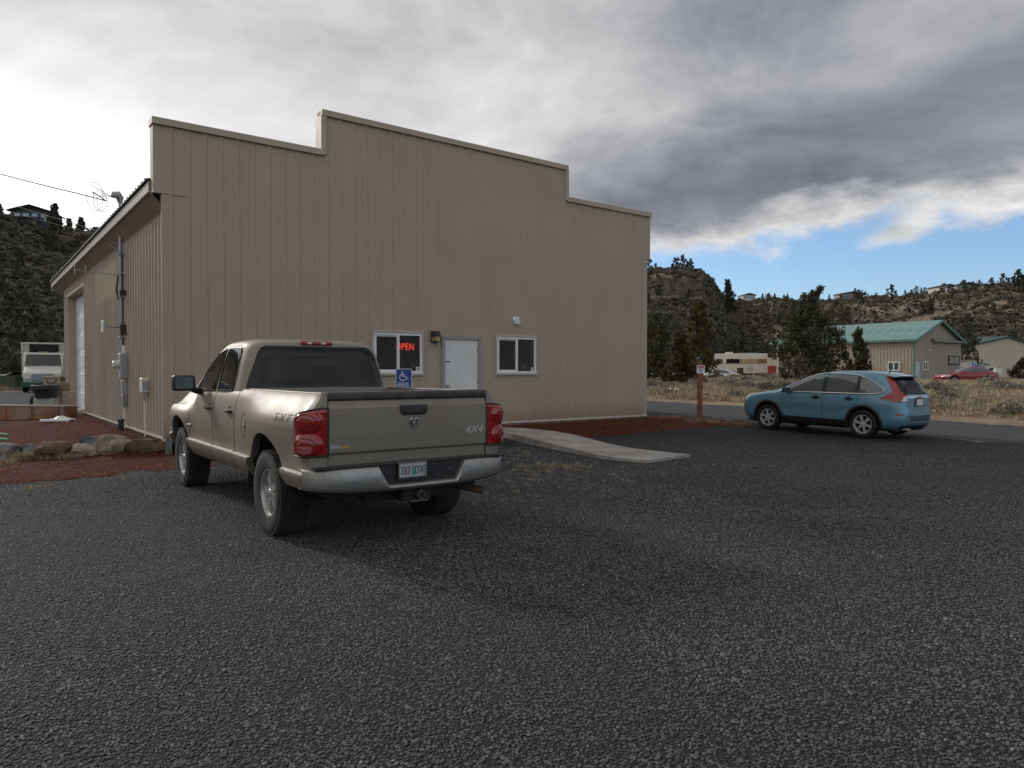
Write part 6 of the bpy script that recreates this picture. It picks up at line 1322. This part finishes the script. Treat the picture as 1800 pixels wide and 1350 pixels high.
def juniper(name, label, loc, H, Wd, seed, mats, nclump=110, per=55, size=.17, lean=(0, 0), shape='cone', gap=.25, group=None, trunk_show=.12):
    """tapered trunk with limbs, and a ragged crown of leaf sprays set on the limb ends"""
    t = thing(name, label, 'tree', loc, 0, group); r = random.Random(seed); rng = np.random.default_rng(seed); tk = MB(); cr = MB()
    top = Vector((lean[0], lean[1], H)); tk.tube([top*k*.97+Vector((r.uniform(-.05, .05)*H*.1, r.uniform(-.05, .05)*H*.1, 0)) if 0 < k < 1 else top*k*.97 for k in np.linspace(0, 1, 7)], [max(.02, H*.028*(1-k)+.015) for k in np.linspace(0, 1, 7)], 8)
    for i in range(nclump):
        k = (trunk_show+(1-trunk_show)*(i+.5)/nclump)
        prof = {'cone': (1-k)**.75*1.0+.06, 'round': math.sin(min(1, (k-trunk_show)/(1-trunk_show)*.93+.10)*math.pi)**.6*(1.05-.35*k), 'column': (1-k)**.45*.95+.05}[shape]
        a = r.uniform(0, 6.283); R_ = Wd/2*prof*(r.random()**.45)*(1.0 if r.random() > gap else r.uniform(.45, 1.22)); q = top*k+Vector((math.cos(a)*R_, math.sin(a)*R_, r.uniform(-.03, .06)*H))
        b = top*max(.04, k-.14*r.random()-.04)
        if i % 3 == 0: tk.tube([b, (b+q)/2+Vector((0, 0, -.02*H)), q], [H*.009*(1.2-k)+.008, H*.006+.006, .006], 5)
        rad = Wd*.085*r.uniform(.7, 1.35)*(1.1-.4*k); leaves(cr, q, (rad, rad, rad*1.15), int(per*r.uniform(.6, 1.3)), size*r.uniform(.8, 1.2), rng, 0 if r.random() < .7 else 1)
        if r.random() < .35: leaves(cr, q+Vector((math.cos(a), math.sin(a), .9))*rad*1.2, (rad*.35, rad*.35, rad*.8), int(per*.4), size, rng, 0)
    tk.build('trunk', M_BARK, t); cr.build('crown', mats, t); return t
def tree_px(name, label, px, ptop, dep, wpx, seed, mats, base=None, **kw):
    p = at(px, 660, dep=dep); z = hz(p) if base is None else base; top = at(px, ptop, dep=dep).z
    return juniper(name, label, (p.x, p.y, z), top-z, wpx*dep/FPX, seed, mats, **kw)
tree_px('juniper_tree', 'dark juniper half hidden behind the right building corner', 1152, 556, 50, 62, 1, [M_JUN, M_JUO], shape='column', trunk_show=.03)
tree_px('juniper_tree', 'olive tinged juniper left of the wooden signpost', 1196, 590, 47, 60, 2, [M_JUO, M_JUN], shape='cone', trunk_show=.02)
tree_px('juniper_tree', 'tallest olive juniper rising behind the wooden signpost', 1229, 536, 54, 66, 3, [M_JUO, M_JUN], shape='cone', nclump=150, trunk_show=.02)
tree_px('juniper_tree', 'dark juniper right of the wooden signpost', 1247, 588, 92, 46, 4, [M_JUD, M_JUN], shape='column', trunk_show=.02)
tree_px('juniper_tree', 'large spreading juniper with a crooked top beyond the blue car', 1416, 530, 52, 122, 5, [mat('juniper_mid', (.082, .080, .046), .9, var=.45, scale=1.1, rand=.2, spec=.15), M_JUN], shape='round', nclump=270, per=60, gap=.45, trunk_show=.06)
def crooked_top():
    tr = next(o for o in SC.objects if o.get('label', '').startswith('large spreading')); cr = MB(); tk = MB(); rng = np.random.default_rng(9); o0 = tr.location
    for pts in (((1428, 545), (1434, 525), (1440, 512), (1444, 505)), ((1424, 540), (1426, 522), (1430, 514))):
        P = [at(x, y, dep=52)-o0 for x, y in pts]; tk.tube(P, [.06, .045, .03, .015][:len(P)], 6)
        for a, b in zip(P, P[1:]):
            for k in range(5): leaves(cr, a.lerp(b, k/5), (.17, .17, .2), 45, .17, rng)
    for px, py, w in ((1460, 620, .5), (1474, 634, .45), (1452, 590, .5), (1385, 640, .5), (1470, 600, .35), (1482, 625, .4), (1376, 610, .45)):
        for k in range(5): leaves(cr, at(px, py, dep=52)-o0+Vector(rng.normal(0, .35, 3)), (w*.6, w*.6, w*.8), 60, .17, rng)
        tk.tube([Vector((.1, 0, 1.6)), (at(px, py, dep=52)-o0)*.6+Vector((0, 0, .8)), at(px, py, dep=52)-o0], [.09, .05, .015], 6)
    cr.build('spray', [M_JUN], tr); tk.build('limb', M_BARK, tr)
crooked_top()
tree_px('juniper_tree', 'young juniper with upswept branches right of the large one', 1510, 584, 47, 50, 6, [M_JUN, M_JUO], shape='cone', nclump=80, gap=.55, trunk_show=.04)
tree_px('juniper_tree', 'narrow juniper behind the end wall of the teal roofed shop', 1699, 556, 78, 44, 7, [M_JUD, M_JUN], shape='column', gap=.5)
tree_px('juniper_tree', 'low reddish brown juniper cut by the right edge of the picture', 1802, 634, 62, 46, 8, [mat('juniper_rusty', (.11, .065, .04), .9, var=.4, scale=.8, rand=.2), M_JUD], shape='round', nclump=60, trunk_show=.02)
tree_px('bare_shrub', 'grey brown leafless shrub at the foot of the large juniper', 1398, 634, 44, 56, 12, [mat('twig_brown', (.13, .10, .075), .9, var=.3), M_SAGE], shape='round', nclump=70, per=50, size=.22, trunk_show=.02)
# scattered hillside junipers: a few crowns shared by all
def small_tree(seed, mats, H=1., Wd=.75, shape='round', n=34, per=22):
    t = juniper('hill_juniper', 'x', (0, 0, 0), H, Wd, seed, mats, nclump=n, per=per, size=.085, shape=shape, gap=.4, trunk_show=.05); return t
PROTO = [small_tree(31, [M_JUD, M_JUN], 1, .80, 'round'), small_tree(32, [M_JUD, M_JUD], 1, .66, 'cone'), small_tree(33, [M_JUN, M_JUD], 1, .95, 'round'), small_tree(34, [M_JUD, M_JUN], 1, .55, 'column')]
bpy.context.view_layer.update()
for p in PROTO: index_children(p)
used = set()
def put_tree(x, y, z, h, label, group):
    k = random.randrange(4); o = PROTO[k]
    if k in used: o = copy_tree(o)
    used.add(k); o['label'] = label; o['group'] = group; o.location = (x, y, z); o.scale = (h*random.uniform(.85, 1.2), h*random.uniform(.85, 1.2), h); o.rotation_euler = (0, 0, random.uniform(0, 6.28))
def hills_trees():
    def spot(azd, t): D = float(hill_par(azd)[1]); r = D*t; x, y = math.sin(R(azd))*r, math.cos(R(azd))*r; return x, y, float(height(x, y))
    LAB = {'l': ('dark juniper dotted over the left hillside', 'junipers on the left hillside'), 'b': ('dark juniper on the slope of the dark bluff behind the signpost', 'junipers on the bluff slope'), 'r': ('dark juniper dotted over the far right hillside', 'junipers on the right hillside'), 's': ('small dark juniper standing on the skyline of the rim', 'junipers along the rim')}
    n = 0
    while n < 46:
        a = random.uniform(-37, -28.5); t = random.uniform(.42, .97); x, y, z = spot(a, t); put_tree(x, y, z-.2, random.uniform(1.6, 4.2), *LAB['l']); n += 1
    n = 0
    while n < 62:
        a = random.uniform(10, 19.5); t = random.uniform(.36, .86)
        if a > 16 and t > .55: t *= .72
        x, y, z = spot(a, t)
        if fbm(np.array([x*.05]), np.array([y*.05]), 51, 2)[0] < random.uniform(-.25, .1): continue
        put_tree(x, y, z-.2, random.choice((1.6, 2.2, 2.8, 3.6, 4.6)), *LAB['b']); n += 1
    n = 0
    while n < 80:
        a = random.uniform(17.5, 37); t = random.uniform(.38, .97); x, y, z = spot(a, t)
        if fbm(np.array([x*.04]), np.array([y*.04]), 52, 2)[0] < random.uniform(-.25, .12): continue
        put_tree(x, y, z-.2, random.choice((1.4, 2.0, 2.6, 3.4, 4.6))*(.8+.3*t), *LAB['r']); n += 1
    for px, h in ((1140, 6.5), (1152, 4.5), (1180, 4.), (1187, 7), (1199, 8), (1207, 5.5), (1214, 6), (1231, 3)): x, y, z = spot(math.degrees(math.atan((px-900)/FPX)), 1.0); put_tree(x, y, z-.4, h*.72, *LAB['s'])
    for px in list(np.linspace(1302, 1400, 15))+list(np.linspace(1455, 1640, 18))+list(np.linspace(1645, 1805, 11)):
        px += random.uniform(-5, 5); x, y, z = spot(math.degrees(math.atan((px-900)/FPX)), random.uniform(.985, 1.04)); put_tree(x, y, z-.4, random.choice((2.5, 3.2, 4., 4.8, 6.))*random.uniform(.8, 1.1), *LAB['s'])
    def lone(label, px, pt, pb, w, seed, m):
        a = math.degrees(math.atan((px-900)/FPX)); x, y, z = spot(a, 1.0); dep = y; H = (pb-pt)*dep/FPX+1; zb = EYE+(655-pb)*dep/FPX
        juniper('pine_tree', label, (x, y, zb-1), H, w*dep/FPX, seed, m, nclump=60, per=45, size=.5, shape='cone', gap=.45, trunk_show=.08)
    lone('tall pine on the left hilltop right of the dark blue house', 99, 363, 401, 26, 41, [M_JUD, M_JUN])
    lone('small pine on the left hilltop nearest the eave', 145, 386, 402, 13, 42, [M_JUN, M_JUD])
    lone('tiny round tree on the left hilltop between two pines', 124, 388, 400, 8, 43, [M_JUD])
    lone('dark pine at the left picture edge on the hilltop', 0, 363, 388, 22, 44, [M_JUD])
    a = math.degrees(math.atan((1279-900)/FPX)); x, y, z = spot(a, .86); dep = y
    juniper('pine_tree', 'tall layered pine against the blue sky right of the bluff', (x, y, EYE+(655-548)*dep/FPX-1), 52*dep/FPX+1, 34*dep/FPX, 45, [M_JUD, M_JUN], nclump=75, per=50, size=.55, shape='cone', gap=.5, trunk_show=.06)
hills_trees()
# sagebrush mass on the hills (nobody could count it), sage clumps and dry grass in the field
def shrub(seed, m, n=16, h=.5, w=.6, leaf=.2):
    mb = MB(); rng = np.random.default_rng(seed); r = random.Random(seed)
    for i in range(n):
        a = r.uniform(0, 6.28); d = w/2*math.sqrt(r.random())*.85; z = h*(.35+.55*(1-(d/(w/2))**2))*r.uniform(.7, 1.1); leaves(mb, (math.cos(a)*d, math.sin(a)*d, z*.75), (w*.16, w*.16, h*.26), 26 if n > 12 else 14, leaf, rng)
    return mb.mesh('shrub', m)
def plants():
    src = [source('far_shrub', shrub(60+i, M_SAGEH, 9, .7, 1.1, .42)) for i in range(3)]
    N = 26000; az = np.concatenate([RNG.uniform(-38, -27, 5000), RNG.uniform(9.5, 38, N-5000)]); D = hill_par(az)[1]; t = RNG.uniform(.30, 1.0, N)**.8; r = D*t; x, y = np.sin(np.radians(az))*r, np.cos(np.radians(az))*r; z = height(x, y)
    cl = fbm(x*.03, y*.03, 21, 4); ok = (cl > RNG.uniform(-.55, .15, N)) & (r > 85) & ((az < 19) | (RNG.random(N) < .72)); x, y, z = x[ok], y[ok], z[ok]; rot, s = wild(x, .4, 1.5, .1)
    scatter('hillside_sagebrush', np.stack([x, y, z-.05], 1), rot, s, RNG.integers(0, 3, len(x)), src, 'low sagebrush covering the rimrock hillsides', 'sagebrush')
    # field
    def field(n, dmin, seed):
        g = np.random.default_rng(seed); z = np.sqrt(g.uniform(15.**2, 72.**2, n)); x = z*g.uniform(.13, .80, n); d = (x-RO.x)*RN.x+(z-RO.y)*RN.y; q = Vector((35.58, 64., 0)); c, s_ = math.cos(math.atan2(5.9, 7.8)), math.sin(math.atan2(5.9, 7.8)); lx = (x-q.x)*c+(z-q.y)*s_; ly = -(x-q.x)*s_+(z-q.y)*c
        ok = (d > dmin) & ~((lx > -.3) & (lx < 10.2) & (ly > -.3) & (ly < 14)); return x[ok], z[ok], d[ok]
    src = [source('tuft', tuft(80+i, 34, .42, .22, .009, M_GRASS, .6)) for i in range(4)]
    x, y, d = field(60000, 1.0, 5); keep = (RNG.random(len(x)) < smooth01((d-1.)/3.2)*np.clip(.62+1.6*fbm(x*.25, y*.25, 33, 3), .12, 1)); x, y, d = x[keep], y[keep], d[keep]
    rot, s = wild(x, .45, 1.15, .12); s[:, 2] *= (.45+.55*smooth01(d/7))*np.where((y > 36) & (x > .45*y), .5, 1)
    scatter('dry_grass', np.stack([x, y, gz(x, y)-.01], 1), rot, s, RNG.integers(0, 4, len(x)), src, 'tall dry straw coloured grass filling the field beyond the road', 'grass')
    me = [shrub(90+i, M_SAGE, 46, .75, 1.05, .12) for i in range(4)]; x, y, d = field(330, 2.6, 8); ok = ~((y > 38) & (x > .45*y)); x, y, d = x[ok], y[ok], d[ok]
    for i in range(min(190, len(x))):
        s_ = random.uniform(.45, 1.0); o = link('sagebrush', me[i % 4], None, (x[i], y[i], float(gz(x[i], y[i]))-.02), (0, 0, random.uniform(0, 6.28)), 'grey green sagebrush clump growing among the dry field grass', 'shrub', 'sagebrush clumps in the field'); o.scale = (s_*1.1, s_*1.1, s_)
    # straw by the rocks, below the ramp, along the beds
    ss = [source('straw_tuft', tuft(120+i, 16, .13, .12, .0035, M_STRAW, 1.3)) for i in range(3)]; xs, ys, sc = [], [], []
    def blob(px, py, sx, sy, n, a, b):
        for _ in range(n): p = at(px+random.gauss(0, sx), py+random.gauss(0, sy)); xs.append(p.x); ys.append(p.y); sc.append(random.uniform(a, b))
    blob(58, 809, 20, 2.2, 90, .8, 1.5); blob(118, 807, 12, 1.6, 34, .7, 1.2); blob(6, 820, 10, 4, 30, .6, 1.1); blob(45, 828, 30, 7, 14, .3, .6)
    blob(985, 823, 34, 4, 60, .25, .6); blob(950, 838, 55, 12, 60, .2, .45); blob(905, 800, 16, 8, 24, .25, .5); blob(1060, 850, 80, 14, 30, .15, .4); blob(1182, 884, 6, 1.0, 3, .2, .35); blob(915, 860, 40, 18, 34, .2, .4)
    blob(1240, 742, 20, 2.5, 60, .5, 1.0); blob(1300, 748, 16, 2, 40, .5, 1.0); blob(1170, 736, 25, 1.5, 30, .4, .8); blob(40, 862, 40, 4, 22, .2, .5); blob(215, 845, 70, 6, 20, .2, .4); blob(330, 745, 1, 1, 1, .3, .3)
    xs, ys = np.array(xs), np.array(ys); rot, _ = wild(xs, 1, 1, .1); s = np.array(sc)[:, None]*np.array([[1, 1, .8]]); scatter('straw', np.stack([xs, ys, gz(xs, ys)+.02], 1), rot, s, RNG.integers(0, 3, len(xs)), ss, 'thin dry straw lying on gravel and cinder', 'straw')
    # dry grass and brush behind the box truck
    g = np.random.default_rng(3); x = g.uniform(-52, -24, 3500); y = g.uniform(47.5, 95, 3500); rot, s = wild(x, .6, 1.3, .1); scatter('dry_grass', np.stack([x, y, height(x, y)], 1), rot, s, g.integers(0, 4, len(x)), src, 'dry grass patch behind the box truck', 'grass')
    for k, (px, dep, top, w_) in enumerate(((30, 62, 630, 60), (58, 68, 622, 46), (100, 70, 630, 60), (8, 75, 610, 50))): tree_px('juniper_tree', ('dark brush left of the box truck', 'olive brush directly above the box truck cab', 'dark brush between box truck and building corner', 'dark juniper at the left picture edge behind the boulder heap')[k], px, top, dep, w_, 70+k, [M_JUD, M_JUO if k == 1 else M_JUN], shape='round', nclump=70, trunk_show=.02)
plants()
